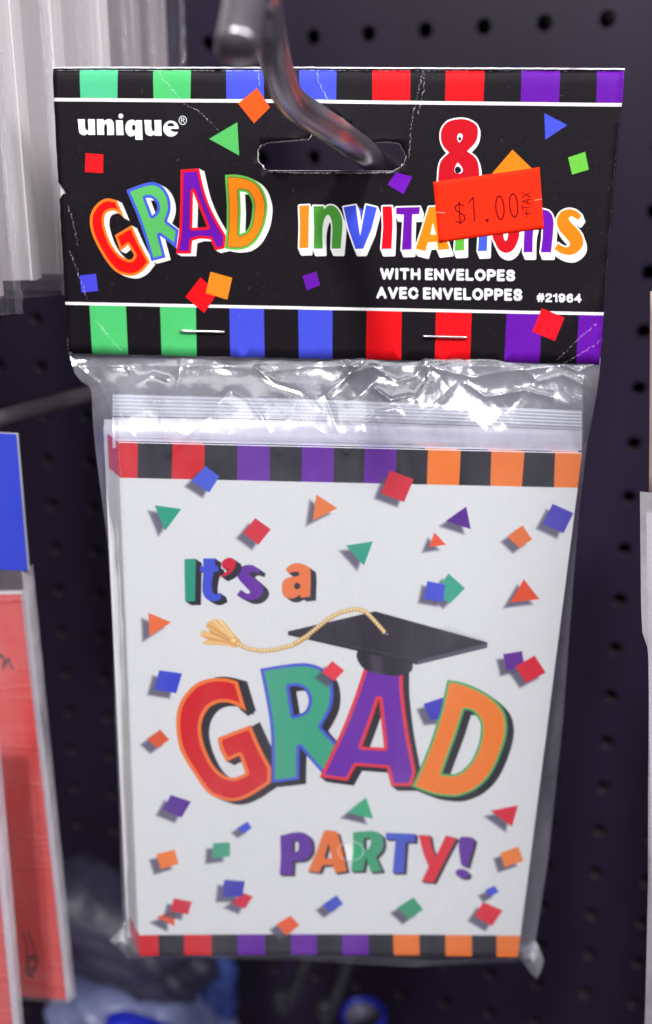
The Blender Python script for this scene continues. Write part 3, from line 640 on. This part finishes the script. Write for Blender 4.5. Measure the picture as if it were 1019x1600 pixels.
# ---- contents: eight invitations and eight envelopes
CMAT = printed('invitation_card_print', CARD_IMG, 0.5, 0.1, 500, 0.35)
def card_mesh(name, du, dw, t, mats, W=KW, Hh=KH, u0=0, v0=0, uvs=True, bow=0.5, n=14, m=20):
    V = []; U_ = []
    for s_ in (0, 1):
        for j in range(m+1):
            for i in range(n+1):
                a, b = i/n, j/m
                V.append(KF.P(u0+du+a*W, v0+b*Hh, dw - s_*t + bow*math.sin(math.pi*a)*b*b*-1.0 )); U_.append((a, 1-b))
    F = grid_faces(m+1, n+1); fm = [0]*len(F); o_ = (m+1)*(n+1)
    F += [f[::-1] for f in grid_faces(m+1, n+1, o_)]; fm += [1]*(len(F)-len(fm))
    per = [i for i in range(n+1)] + [(j)*(n+1)+n for j in range(1, m+1)] + [m*(n+1)+i for i in range(n-1, -1, -1)] + [j*(n+1) for j in range(m-1, 0, -1)]
    for a, b in zip(per, per[1:]+per[:1]): F.append((a, a+o_, b+o_, b)); fm.append(1)
    return mk(name, V, F, mats, None, uv=U_, fm=fm, smooth=False)
o = card_mesh('invitation_card', 0, 0, 0.75, [CMAT, WHITE])
tag(o, 'front white invitation printed with colourful GRAD letters, mortarboard and confetti', 'invitation', 'invitations in the clear bag')
ORD = ['first', 'second', 'third', 'fourth', 'fifth', 'sixth', 'seventh', 'eighth']
for i in range(1, 8):
    c = card_mesh('invitation_card', -0.5*i + random.uniform(-.2, .2), -0.9*i, 0.75, [CMAT, WHITE], v0=random.uniform(-.3, .3))
    tag(c, ORD[i] + ' invitation from the front in the clear bag, only its left margin showing', 'invitation', 'invitations in the clear bag')
for i in range(8):
    c = card_mesh('envelope', -4.6-0.15*i + random.uniform(-.25, .25), -7.6-0.8*i, 0.6, [WHITE, WHITE], W=KW+5.0, Hh=KH+2.2, v0=-1.8+random.uniform(-.4, .4))
    tag(c, ORD[i] + ' plain white envelope behind the striped invitations, only its edge showing', 'envelope', 'envelopes in the clear bag')

# ---- plastic bag
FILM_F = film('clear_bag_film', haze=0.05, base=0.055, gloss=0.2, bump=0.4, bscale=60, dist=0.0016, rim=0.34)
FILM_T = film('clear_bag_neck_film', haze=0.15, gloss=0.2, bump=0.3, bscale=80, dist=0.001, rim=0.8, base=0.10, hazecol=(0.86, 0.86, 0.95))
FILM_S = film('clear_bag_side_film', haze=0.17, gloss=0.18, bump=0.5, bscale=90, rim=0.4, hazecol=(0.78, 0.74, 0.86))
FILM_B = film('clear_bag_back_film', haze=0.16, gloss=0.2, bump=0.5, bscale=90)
def lerp_curve(P):
    P = np.array(P, float); return lambda y: np.interp(y, P[:, 1], P[:, 0])
XL = lerp_curve([(104, 540), (109, 556), (117, 584), (128, 597), (143, 606), (145, 655), (149, 700), (156, 755), (168, 845), (172, 902), (176, 980), (180, 1119), (186, 1250), (190, 1381), (192, 1436), (184, 1455), (187, 1480), (197, 1494), (205, 1510)])
XR = lerp_curve([(939, 540), (938, 567), (936, 590), (932, 618), (921, 676), (917, 695), (904, 811), (897, 894), (889, 1000), (880, 1124), (869, 1225), (857, 1338), (838, 1462), (830, 1500), (826, 1515)])
CL = lerp_curve([(186, 697), (216, 1491)]); CRr = lerp_curve([(911, 703), (808, 1497)])
rid = [[(284, 560), (276, 616), (269, 667), (262, 705)], [(262, 712), (299, 675), (328, 650), (339, 629), (362, 610), (387, 622), (408, 650), (425, 683), (434, 709)], [(440, 704), (463, 667), (489, 665), (522, 692), (541, 707)],
       [(300, 562), (333, 563), (366, 574), (417, 580), (467, 576), (500, 565)], [(505, 612), (518, 645), (531, 683), (541, 707)], [(565, 562), (535, 595), (501, 622)], [(520, 616), (545, 586), (583, 572), (620, 596), (650, 588), (665, 563)],
       [(665, 562), (670, 595), (651, 624)], [(550, 700), (566, 662), (587, 645), (617, 639)], [(820, 578), (841, 596), (879, 586), (900, 595), (925, 607)], [(125, 575), (155, 599), (172, 633), (178, 690)], [(200, 575), (215, 600), (240, 585), (262, 592)], [(230, 600), (250, 640), (262, 700)],
       [(680, 575), (740, 590), (790, 580), (850, 575)], [(730, 600), (760, 620), (820, 610), (860, 620)], [(185, 640), (200, 665), (215, 700)], [(145, 560), (175, 572), (230, 566)], [(590, 610), (610, 625), (640, 618)],
       [(400, 575), (430, 600), (470, 612), (500, 640)], [(880, 570), (905, 580), (925, 570)]]
pr = np.random.default_rng(7)
def vnoise(x, y, s, seed):
    r = np.random.default_rng(seed); G = r.normal(0, 1, (160, 160)); x = x/s+3; y = y/s+3
    xi = np.floor(x).astype(int); yi = np.floor(y).astype(int); fx = x-xi; fy = y-yi; fx = fx*fx*(3-2*fx); fy = fy*fy*(3-2*fy)
    g_ = lambda a, b: G[b % 160, a % 160]
    return (g_(xi, yi)*(1-fx)+g_(xi+1, yi)*fx)*(1-fy) + (g_(xi, yi+1)*(1-fx)+g_(xi+1, yi+1)*fx)*fy
def bag_front():
    rows = np.r_[np.arange(546, 730, 1.6), np.arange(730, 1310, 3.0), np.arange(1310, 1360, 1.0), np.arange(1360, 1480, 3.0), np.arange(1480, 1504, 2.0)]
    ncol = 430
    s = np.linspace(0, 1, ncol); V = []
    Y0 = rows[:, None]*np.ones(ncol)[None]; t0 = (rows-546)/(1502-546)
    ybot = lambda s_: np.interp(s_, [0, .25, .5, .68, .8, 1], [1492, 1500, 1503, 1510, 1504, 1502])
    ytop = lambda s_: 548 + 12*s_
    Sg = np.ones(len(rows))[:, None]*s[None]
    Yp = ytop(Sg) + (ybot(Sg)-ytop(Sg))*t0[:, None]
    xl = XL(Yp); xr = XR(Yp); Xp = xl + (xr-xl)*Sg
    # height of the film over the front card
    cl, cr = CL(Yp), CRr(Yp)
    Ph = HF.hit(Xp, Yp, 0.0); wh = KF.loc(Ph)[2]
    k = np.clip((Yp-558)/(690-558), 0, 1); k = k*k*(3-2*k)
    wf = wh*(1-k) + 0.75*k
    a = np.clip((cl-Xp)/np.maximum(cl-xl, 1), 0, 1); b = np.clip((Xp-cr)/np.maximum(xr-cr, 1), 0, 1)
    wf = wf - (12.5*a**1.0)*k - (9.0*np.minimum(1, b*1.0)**.8)*k
    eb = np.clip((Yp-1488)/(1503-1488), 0, 1); wf = wf - 6*eb**1.5
    # folds
    top = np.clip((735-Yp)/60, 0, 1)*np.clip((Yp-548)/14, 0, 1)
    f = 0.75*vnoise(Xp, Yp, 70, 1) + 0.24*np.abs(vnoise(Xp+.8*Yp, Yp*.6, 40, 2)) + 0.045*np.abs(vnoise(Xp-.7*Yp, Yp*.6, 19, 5)) + .012*vnoise(Xp, Yp, 8, 3)
    wf = wf + top*f*0.8
    side = np.maximum(a, b); wf = wf - 1.0*(1-np.clip((Yp-556)/16, 0, 1))
    low = (1-top)
    wf = wf + low*(0.34*vnoise(Xp, Yp*0.4, 80, 8) + 0.07*vnoise(Xp+.5*Yp, Yp*.6, 28, 9) + .09*np.abs(vnoise(Xp-.7*Yp, Yp*.5, 31, 12))) + low*side*0.5*vnoise(Xp, Yp*.22, 8, 10)
    for q_ in rid:
        d2 = np.full(Xp.shape, 1e9)
        for (x0, y0), (x1, y1) in zip(q_[:-1], q_[1:]):
            ex, ey = x1-x0, y1-y0; t = np.clip(((Xp-x0)*ex+(Yp-y0)*ey)/(ex*ex+ey*ey), 0, 1); d2 = np.minimum(d2, (Xp-x0-t*ex)**2+(Yp-y0-t*ey)**2)
        wf = wf + pr.uniform(.35, .75)*0.8*np.exp(-np.sqrt(d2+.5)/pr.uniform(3.0, 6.5))
    for q_ in ([(240, 1290), (275, 1350), (322, 1432)], [(205, 1100), (225, 1180), (214, 1260)], [(700, 860), (716, 905), (705, 960)], [(640, 780), (760, 760), (880, 790)], [(230, 800), (300, 900), (420, 1000)], [(560, 1000), (590, 860), (640, 760)],
               [(820, 1000), (850, 1150), (800, 1300)], [(300, 1460), (420, 1420), (520, 1460)], [(640, 1470), (720, 1400), (800, 1450)], [(440, 780), (480, 870), (470, 960)], [(760, 1180), (700, 1260), (560, 1290)]):
        d2 = np.full(Xp.shape, 1e9)
        for (x0, y0), (x1, y1) in zip(q_[:-1], q_[1:]):
            ex, ey = x1-x0, y1-y0; t = np.clip(((Xp-x0)*ex+(Yp-y0)*ey)/(ex*ex+ey*ey), 0, 1); d2 = np.minimum(d2, (Xp-x0-t*ex)**2+(Yp-y0-t*ey)**2)
        wf = wf + low*.22*np.exp(-np.sqrt(d2+1)/5.0)
    inside = (a == 0) & (b == 0) & (Yp > 690) & (Yp < 1488)
    wf = np.where(inside, np.maximum(wf, 0.35), wf)
    P = KF.hit(Xp, Yp, wf)
    F = []; fm = []
    hole = ((Xp-548)/19)**2 + ((Yp-1330)/14.5)**2 < 1
    sd = np.where((Yp < 690), 1, np.where(side > 0, 2, 0))
    for i, f_ in enumerate(grid_faces(len(rows), ncol)):
        j, k_ = divmod(i, ncol-1)
        if hole[j, k_]: continue
        F.append(f_); fm.append(int(sd[j, k_]))
    return P.reshape(-1, 3), F, fm
def bag_back():
    rows = np.linspace(550, 1498, 90); s = np.linspace(0, 1, 60)
    Sg, Y = np.meshgrid(s, rows); Yp = Y + 6*Sg*np.clip((1500-Y)/900, 0, 1)
    xl, xr = XL(np.maximum(Yp, 540)), XR(np.maximum(Yp, 540))
    xl = np.where(Yp < 540, np.interp(Yp, [476, 540], [92, 104]), xl); xr = np.where(Yp < 540, 936, xr)
    Xp = xl+(xr-xl)*Sg
    wh = KF.loc(HF.hit(Xp, Yp, -0.3))[2]; k = np.clip((Yp-560)/130, 0, 1); k = k*k*(3-2*k)
    inn = np.clip(np.minimum(Xp-xl, xr-Xp)/30, 0, 1); wb = -12.5*(1-Sg)-9.0*Sg - 3.2*inn
    w = wh*(1-k)+wb*k + 0.5*vnoise(Xp, Yp, 40, 21)*k*inn + 0.3*vnoise(Xp, Yp, 30, 22)*np.clip((700-Yp)/100, 0, 1)*np.clip((Yp-560)/20, 0, 1)*inn
    eb = np.clip((Yp-1480)/20, 0, 1); w = w + (7.0)*eb**1.5
    return KF.hit(Xp, Yp, w).reshape(-1, 3), grid_faces(90, 60)
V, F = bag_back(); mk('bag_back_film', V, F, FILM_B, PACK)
# zip seal: milky band with five raised tracks, tucked behind the wrinkled front
ZIP = film('milky_zip_plastic', haze=0.42, gloss=0.25, bump=0.1, bscale=200, hazecol=(0.90, 0.91, 0.97), rim=0.3)
ZRIB = film('milky_zip_track', haze=0.62, gloss=0.2, bump=0.1, hazecol=(0.96, 0.97, 1.0), rim=0.4)
def zipz(Xp, Yp):
    wh = KF.loc(HF.hit(Xp, Yp, 0.0))[2]; k = np.clip((Yp-558)/(690-558), 0, 1); k = k*k*(3-2*k)
    return wh*(1-k) + 0.75*k - 2.6
def zband(y0l, y0r, y1l, y1r, nr=8, prof=None, dw=0):
    s = np.linspace(0, 1, 140); t = np.linspace(0, 1, nr); Sg, Tg = np.meshgrid(s, t)
    Xp = 176 + (909-176)*Sg; Yp = (y0l+(y0r-y0l)*Sg)*(1-Tg) + (y1l+(y1r-y1l)*Sg)*Tg - 3*np.sin(Sg*3.1)*1.0
    w = zipz(Xp, Yp) + dw + 0.15*np.sin(Sg*23)
    if prof: w = w + prof*np.sin(math.pi*Tg)
    return KF.hit(Xp, Yp, w).reshape(-1, 3), grid_faces(nr, 140)
V, F = zband(616, 642, 650, 672, 12); zo = mk('zip_seal', V, F, ZIP, PACK)
for i in range(5):
    y = 1.5 + i*5.9; V, F = zband(616+y, 643+y*.85, 616+y+3.4, 643+y*.85+2.9, 6, 0.55, .1); mk('zip_track', V, F, ZRIB, zo)
V, F = zband(652, 673, 700, 704, 8, 0, .6); mk('zip_skirt', V, F, film('zip_skirt_plastic', haze=0.62, gloss=0.3, hazecol=(0.88, 0.86, 0.95)), PACK)
# bottom seal lip and the two pinched corners
LIP = film('bag_seal', haze=0.30, gloss=0.2, bump=0.6, bscale=160, hazecol=(0.72, 0.72, 0.82))
def strip(top, bot, wt, wb, nz=.25, n=90, m=6):
    s = np.linspace(0, 1, n); top = np.array(top, float); bot = np.array(bot, float)
    st = np.linspace(0, 1, len(top)); V = []
    for j in range(m):
        t = j/(m-1)
        x = np.interp(s, st, top[:, 0])*(1-t)+np.interp(s, st, bot[:, 0])*t; y = np.interp(s, st, top[:, 1])*(1-t)+np.interp(s, st, bot[:, 1])*t
        V += list(KF.hit(x, y, wt+(wb-wt)*t + nz*np.sin(s*37+t*3)*t))
    return V, grid_faces(m, n)
V, F = strip([(205, 1489), (350, 1493), (450, 1491), (560, 1495), (680, 1500), (812, 1497)], [(212, 1496), (350, 1498), (460, 1500), (560, 1507), (650, 1511), (812, 1503)], 0.9, -4, .4)
mk('bottom_seal', V, F, LIP, PACK)
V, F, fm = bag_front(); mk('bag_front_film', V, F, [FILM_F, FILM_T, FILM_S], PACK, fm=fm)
V, F = strip(*[[(548+rr*19*math.cos(a_), 1330+rr*14.5*math.sin(a_)) for a_ in np.linspace(0, 2*math.pi, 40)] for rr in (1.0, 1.09)], 1.05, 1.0, 0, 60, 3)
mk('vent_hole_rim', V, F, ZRIB, PACK)
CORN = film('bag_corner_film', haze=0.42, gloss=0.15, bump=0.8, bscale=200, hazecol=(0.86, 0.86, 0.92), rim=0.5)
def fan(c, pts, w0, w1, mid=2.0):
    V = [KF.hit(c[0], c[1], w0+mid)]; n = len(pts)
    for t in (.35, .7, 1.0):
        for i, (x, y) in enumerate(pts):
            V.append(KF.hit(c[0]+(x-c[0])*t, c[1]+(y-c[1])*t, (w0+mid)*(1-t)+w1*t + (1.1 if i % 2 else -.7)*math.sin(math.pi*t)))
    F = [(0, 1+i, 1+(i+1) % n) for i in range(n)]
    for k in range(2):
        for i in range(n): F.append((1+k*n+i, 1+(k+1)*n+i, 1+(k+1)*n+(i+1) % n, 1+k*n+(i+1) % n))
    return V, F
V, F = fan((192, 1470), [(196, 1440), (190, 1452), (178, 1463), (171, 1470), (180, 1477), (190, 1486), (205, 1492), (212, 1480), (206, 1455)], -7, -10, 2); mk('bag_corner', V, F, CORN, PACK)
V, F = fan((832, 1496), [(836, 1468), (843, 1482), (850, 1500), (846, 1516), (839, 1530), (828, 1519), (818, 1504), (813, 1494), (822, 1480)], -5, -9, 2.5); mk('bag_corner', V, F, CORN, PACK)
# pinched shoulder of the bag under the left end of the header, and sliver beside the header
V, F = strip([(92, 476), (96, 500), (101, 530), (107, 556)], [(99, 478), (104, 500), (108, 530), (114, 556)], -2, 0.0, .2, 30, 4)
mk('bag_edge', [HF.P(*[float(q_) for q_ in HF.loc(v)[:2]], -0.4) for v in V], F, CORN, PACK)

# ------------------------------------------------------------------ neighbours
# a) packs seen from the side, stacked on the next hook at the upper left
WRAP = film('clear_wrap', haze=0.07, tint=(0.985, 0.98, 0.98), gloss=0.12, bump=0.5, bscale=60, hazecol=(0.95, 0.92, 0.95), mapscale=(1, 1, .25), rim=0.2, dist=.001)
SEAM = film('perforated_seam', haze=0.10, gloss=0.1, bump=1.0, bscale=500, hazecol=(0.85, 0.83, 0.9), rim=0.6)
PINKW = plain('pinkish_white_paper', (0.90, 0.84, 0.82), (0.96, 0.91, 0.89), 0.6, scale=25, bump=0.1, mapscale=(40, 40, 1))
GREYP = plain('greyish_paper_edges', (0.38, 0.31, 0.33), (0.66, 0.58, 0.59), 0.6, scale=30, bump=0.2, mapscale=(60, 60, 1))
XS = float(hitz(64, 300, -226)[0])
def zat(px, y=300):                                    # depth at which the side plane x = XS shows at this pixel
    d_ = ray(px, y); return float((CAM + d_*((XS-CAM[0])/d_[0]))[2])
def side_pack(i, za, zb, paper0, paper1, bot, mt, label):
    # za..zb: depth range of the wrap; paper0..paper1: the stack of paper inside it
    e = empty('wrapped_card_pack', (XS-50, bot, (za+zb)/2)); tag(e, label, 'wrapped card pack', 'wrapped packs seen from the side at the upper left')
    fr = Frame((XS, 0, 0), (1, 0, 0), (0, 1, 0))
    V = []; F = []
    nl = 5
    for k in range(nl):                                # sheets of paper, each with its own edge
        a = paper0+(paper1-paper0)*k/nl; b = paper0+(paper1-paper0)*(k+.86)/nl; j = random.uniform(-.7, .2)
        V, F = join((V, F), box(fr, -100+j, -1.2+j, bot-185, bot-4-random.uniform(0, .5), -a, -b))
    mk('paper_stack', V, F, mt, e, smooth=False)
    nv, nz_ = 60, 16; V = []
    for q_ in range(nv):
        for k in range(nz_):
            t = k/(nz_-1); z_ = za+(zb-za)*t; y_ = bot-185+185*q_/(nv-1)
            V.append((XS - .2 + 0.6*math.sin(math.pi*t) + .22*math.sin(q_*.9+k*1.7+i), y_, z_))
    F = grid_faces(nv, nz_)
    o_ = len(V)                                        # front sheet of the wrap
    for q_ in range(nv):
        for k in range(8):
            y_ = bot-185+185*q_/(nv-1); V.append((XS-.2-100*k/7, y_, za-.2+.25*math.sin(q_*.7+k)))
    F += grid_faces(nv, 8, o_)
    o_ = len(V); V += [(XS-.2, bot, za), (XS-.2, bot, zb), (XS-100, bot, zb), (XS-100, bot, za)]; F.append((o_, o_+1, o_+2, o_+3))
    mk('plastic_wrap', V, F, WRAP, e)
    V = []                                             # crimped seam standing off the edge
    for q_ in range(220):
        y_ = bot-185+185*q_/219
        for k in range(4): V.append((XS+.5+.7*k+.12*math.sin(q_*1.3), y_, zb-1.2+.25*math.sin(q_*.8+k*2)))
    mk('side_seam', V, grid_faces(220, 4), SEAM, e)
yb = float(hitz(60, 462, -226)[1])
zz = [zat(x) for x in (-18, 14, 66, 120, 160, 212, 246, 290)]
side_pack(0, zz[0], zz[1]-1, zz[0]+2, zz[1]-4, yb+3.5, GREYP, 'clear wrapped pack nearest the viewer, cut by the left edge at the top')
side_pack(1, zz[1], zz[2]+6, zz[1]+.2, zz[2], yb, PINKW, 'clear wrapped pack with the widest bright white paper edge at the upper left')
side_pack(2, zz[2]+6.5, zz[3]+6, zz[3]-9, zz[3]+1, yb-1, PINKW, 'wrapped pack just above the left end of the black header')
side_pack(3, zz[3]+6.5, zz[5]-4, zz[4]+3, zz[4]+12, yb-1, PINKW, 'wrapped pack behind the first two, over the first green stripe')
side_pack(4, zz[5]-3, zz[6]-1, zz[5], zz[6]-4, yb-2, GREYP, 'greyish wrapped pack second from the back of the stack')
side_pack(5, zz[6], zz[7], zz[6]+3, zz[7]-6, yb-2, GREYP, 'greyish wrapped pack at the back of the stack next to the dark pegboard')

# b) red card packs with a blue header at the lower left
A = Art(400, 900, [(-90, 930), (34, 928), (105, 1562), (0, 1552)], (216, 66, 60)); K2 = 2
DRK = (50, 14, 26)
for s in ("-18,1062 -8,1044 0,1040 4,1046 2,1062 6,1052 12,1046 14,1056 18,1064",): A.stroke([(float(t.split(',')[0])+5, float(t.split(',')[1])) for t in s.split()], 4, DRK, 1)
e = [(38, 1470), (46, 1490), (52, 1508), (46, 1522), (36, 1518), (38, 1506), (47, 1503), (50, 1515), (42, 1530), (34, 1524), (36, 1490), (30, 1470)]; A.stroke([(x+8, y) for x, y in e], 4, DRK, 1)
A.img *= (1+.02*RNG.normal(0, 1, (A.h, A.w, 1)))
RIMG = A.image('red_card_print')
RCARD = printed('red_card_print', RIMG, 0.5, 0.1)
RPLAIN = plain('red_card', (0.62, 0.055, 0.05), (0.70, 0.07, 0.06), 0.5)
BLUEH = plain('blue_header', (0.022, 0.035, 0.40), (0.045, 0.07, 0.56), 0.3, scale=12, bump=0.05)
RWRAP = film('rippled_wrap', haze=0.12, gloss=0.10, bump=0.10, bscale=22, hazecol=(0.95, 0.8, 0.82), mapscale=(1.2, 1.2, 14), dist=.0016, rim=.5)
RSIDE = film('folded_wrap_edge', haze=0.5, gloss=0.12, bump=0.5, bscale=30, hazecol=(0.95, 0.88, 0.92), mapscale=(1, 1, 4), rim=.5)
def quad_grid(q, z, n=10, m=40, dw=0, amp=0, seed=1):
    q = np.array(q, float); V = []
    for j in range(m+1):
        for i in range(n+1):
            a, b = i/n, j/m; p = (q[0]*(1-a)+q[1]*a)*(1-b)+(q[3]*(1-a)+q[2]*a)*b
            P = hitz(p[0], p[1], z); V.append(P + np.array((0, 0, -dw - amp*(math.sin(b*70+seed+a*2)*.5+math.sin(b*23+a*5)*.5))))
    return V, grid_faces(m+1, n+1)
def uvgrid(n=10, m=40): return [(i/n, 1-j/m) for j in range(m+1) for i in range(n+1)]
def red_pack(zc, cardq, headq, lab, img, head_lab=None):
    base = hitz(cardq[2][0], cardq[2][1], zc); e = empty('red_card_pack', base)
    tag(e, lab, 'red card pack', 'red card packs at the lower left')
    V, F = quad_grid(cardq, zc); o = mk('red_card', V, F, [img, WHITE], e, uv=uvgrid(), smooth=False)
    s = o.modifiers.new('thickness', 'SOLIDIFY'); s.thickness = 0.003; s.offset = 1; s.material_offset_rim = 1
    if headq:
        V, F = quad_grid(headq, zc-1, 4, 10); o = mk('header_panel', V, F, [BLUEH, EDGE], e, smooth=False)
        s = o.modifiers.new('thickness', 'SOLIDIFY'); s.thickness = 0.0008; s.offset = 1; s.material_offset_rim = 1
    (x0, y0), (x1, y1), (x2, y2), (x3, y3) = cardq
    V, F = quad_grid([(x0, y0-42), (x1+4, y1-42), (x2+5, y2+3), (x3, y3+3)], zc, 14, 640, 1.0, .15, 3)
    V = np.array(V); hgt = np.zeros(len(V)); ii = np.arange(len(V)); bb = (ii//15)/640*135.; aa = (ii % 15)/14
    for _ in range(34):                               # shrink ripples: thin raised creases running in from the edge
        c_ = RNG.uniform(2, 133); tl = RNG.uniform(-2, 5); ln = RNG.uniform(.15, .8); am = RNG.uniform(.15, .5)
        hgt += am*np.exp(-((bb-c_-tl*(aa-1)**2)/.42)**2)*np.clip((aa-1+ln)/ln*1.6, 0, 1)
    V[:, 2] -= hgt; mk('front_wrap', V, F, RWRAP, e)
    V = []                                            # side fold of the wrap, bulging out past the card
    m_ = 160
    for j in range(m_+1):
        b = j/m_; xa = (x1+3)*(1-b)+(x2+2)*b; ya = (y1-42)*(1-b)+(y2+3)*b
        P0 = hitz(xa, ya, zc)
        for k in range(7):
            t = k/6; V.append(P0 + np.array((1.3*math.sin(math.pi*t*.5) + .02*math.sin(j*.37+k), 0, -.8 + 3.6*t)))
    mk('side_wrap', V, grid_faces(m_+1, 7), RSIDE, e); return e
red_pack(-232, [(-90, 930), (33, 928), (104, 1562), (0, 1554)], [(-90, 672), (26, 678), (44, 892), (-90, 886)], 'red card pack with a blue header panel and clear rippled wrap at the left', RCARD)
red_pack(-252, [(-120, 1150), (-24, 1150), (24, 1640), (-70, 1640)], None, 'second red card pack in clear wrap, cut by the lower left corner', RPLAIN)

# c) white plastic packs cut by the right edge
WBAG = film('white_bag_film', haze=0.75, gloss=0.2, bump=0.7, bscale=60, hazecol=(0.72, 0.68, 0.72), mapscale=(1, 1, .4), rim=.4)
TAN = plain('tan_cardboard', (0.42, 0.30, 0.26), (0.52, 0.38, 0.33), 0.7)
e = empty('white_bag_pack', hitz(1010, 1600, -235)); tag(e, 'translucent white bag with tan cardboard header cut by the right edge', 'plastic bag pack')
lx = [(1000, 768), (1001, 850), (1002, 950), (1004, 990), (1012, 1012), (1014, 1040), (1013, 1200), (1013, 1380), (1010, 1500), (1006, 1640)]
V = []
for j in range(80):
    y = 768 + (1640-768)*j/79; x = np.interp(y, [p[1] for p in lx], [p[0] for p in lx])
    P0 = hitz(x, y, -236)
    for k in range(24):
        t = k/23; V.append(P0 + np.array((58*t, 0, -7*math.sin(math.pi*min(t*1.6, 1)*.5) + .8*math.sin(t*9+j*.15))))
mk('bag_film', V, grid_faces(80, 24), WBAG, e)
V, F = quad_grid([(1010, 800), (1150, 800), (1150, 1640), (1022, 1640)], -232, 4, 10); mk('white_contents', V, F, WHITE, e)
V, F = quad_grid([(1016, 455), (1200, 455), (1200, 770), (1014, 772)], -232, 4, 10); o = mk('cardboard_header', V, F, TAN, e)
s = o.modifiers.new('thickness', 'SOLIDIFY'); s.thickness = 0.001

# d) peg rods of the board: left one behind, and dark hooks below
PEGM = plain('dark_peg_steel', (0.05, 0.045, 0.06), (0.09, 0.08, 0.10), 0.5, 0.6)
def peg(px, py, z, label, r=2.6, up=8, m=PEGM, tip=None):
    P = hitz(px, py, z); base = np.array((P[0], P[1], 0.))
    e = empty('peg_hook', base); tag(e, label, 'hook')
    V, F = tube([base+(0, 0, 6), base+(0, 0, -30), P+(0, 0, 12), P+(0, -1, 3), P+(0, -up*.6, -2), P+(0, -up-3, -3)], r, 14, 8); mk('wire_rod', V, F, m, e)
    V, F = box(Frame(base, (1, 0, 0), (0, 1, 0)), -7, 7, -8, 26, .2, 2.4); mk('back_plate', V, F, m, e, smooth=False)
peg(-60, 672, -225, 'thin dark hook reaching from the pegboard behind the left bag edge', 2.8, 10, plain('grey_peg_steel', (0.16, 0.13, 0.15), (0.22, 0.18, 0.20), 0.6, 0.0))
peg(442, 1585, -110, 'dark blurred hook under the bag, left of the other one, near the bottom edge', 3.6, 12)
peg(508, 1600, -100, 'dark blurred hook under the bag, just left of the blue cap', 3.4, 12)

# e) blue capped tube and crinkled parcels at the bottom left
BLUEP = plain('blue_plastic', (0.006, 0.012, 0.24), (0.012, 0.02, 0.40), 0.3, scale=50, bump=0.1, spec=.6)
GREYT = plain('grey_cap_top', (0.09, 0.08, 0.12), (0.12, 0.11, 0.15), 0.5)
c0 = hitz(567, 1584, -45); e = empty('capped_tube', c0+(0, 60, 0)); tag(e, 'bright blue round cap with grey top at the bottom centre', 'capped tube')
def lathe(c, prof, n=32):
    V = [(c[0]+r*math.cos(2*math.pi*k/n), c[1]+y, c[2]+r*math.sin(2*math.pi*k/n)) for r, y in prof for k in range(n)]
    F = grid_faces(len(prof), n, 0, True); F.append(tuple(range(n))); return V, F
V, F = lathe(c0, [(9.5, 2.2), (10, 1.0), (10.2, .2), (11, -.6), (12, 0), (12.2, 2), (12.2, 14), (11.5, 60)]); mk('blue_cap', V, F, BLUEP, e)
V, F = lathe(c0, [(9.4, 1.6), (9.6, 1.9)]); mk('cap_top', V, F, GREYT, e)
def parcel(cx, cy, z, rx, ry, rz, label, m, name='crinkled_parcel', seed=1, rot=0, cat='wrapped parcel'):
    c = hitz(cx, cy, z); V = []; nu, nv = 72, 40; r_ = np.random.default_rng(seed); ph = r_.uniform(0, 6, 12)
    for j in range(nv+1):
        t = math.pi*j/nv
        for i in range(nu):
            a = 2*math.pi*i/nu; sx = math.copysign(abs(math.cos(a))**.6, math.cos(a)); sy = math.copysign(abs(math.sin(a))**.6, math.sin(a))
            k = math.sin(t)**.7; x = rx*sx*k; z2 = rz*sy*k; y = -ry*math.cos(t)
            n_ = sum(math.sin(x*.06*(q_+1)+ph[q_]+y*.11*(q_+.5)*(1 if q_ % 2 else -1)+z2*.07*q_)/(q_+1.5) for q_ in range(8))
            f = 1+.09*n_; X_, Y_ = x*f, y*f; X2 = X_*math.cos(rot)-Y_*math.sin(rot); Y2 = X_*math.sin(rot)+Y_*math.cos(rot); V.append(c+np.array((X2, Y2, z2*f)))
    o = mk(name, V, grid_faces(nv+1, nu, 0, True), m); tag(o, label, cat); return o
GLOSSN = plain('navy_crinkled_plastic', (0.016, 0.013, 0.028), (0.045, 0.04, 0.075), 0.5, scale=35, bump=0.9, bscale=35, dist=.003, spec=.4)
GLOSSG = plain('grey_crinkled_plastic', (0.09, 0.10, 0.20), (0.22, 0.24, 0.40), 0.3, scale=30, bump=0.8, bscale=40, dist=.003, spec=.8)
parcel(190, 1450, -60, 60, 26, 26, 'dark navy crinkled plastic parcel behind the lower left corner of the bag', GLOSSN, seed=2, rot=.18)
parcel(225, 1600, -75, 52, 22, 24, 'greyish blue crinkled plastic parcel below the bag, by the bottom edge', GLOSSG, seed=3, rot=.1)
parcel(225, 1612, -102, 20, 6, 8, 'bright blue shiny plastic parcel at the bottom edge left of centre', BLUEP, seed=5, rot=.12)
parcel(345, 1545, -60, 9, 26, 8, 'narrow blue plastic parcel beside the dark hooks at the bottom', plain('dull_blue_plastic', (0.02, 0.04, 0.2), (0.06, 0.09, 0.3), .25, bump=.6, bscale=60, dist=.002), seed=6)
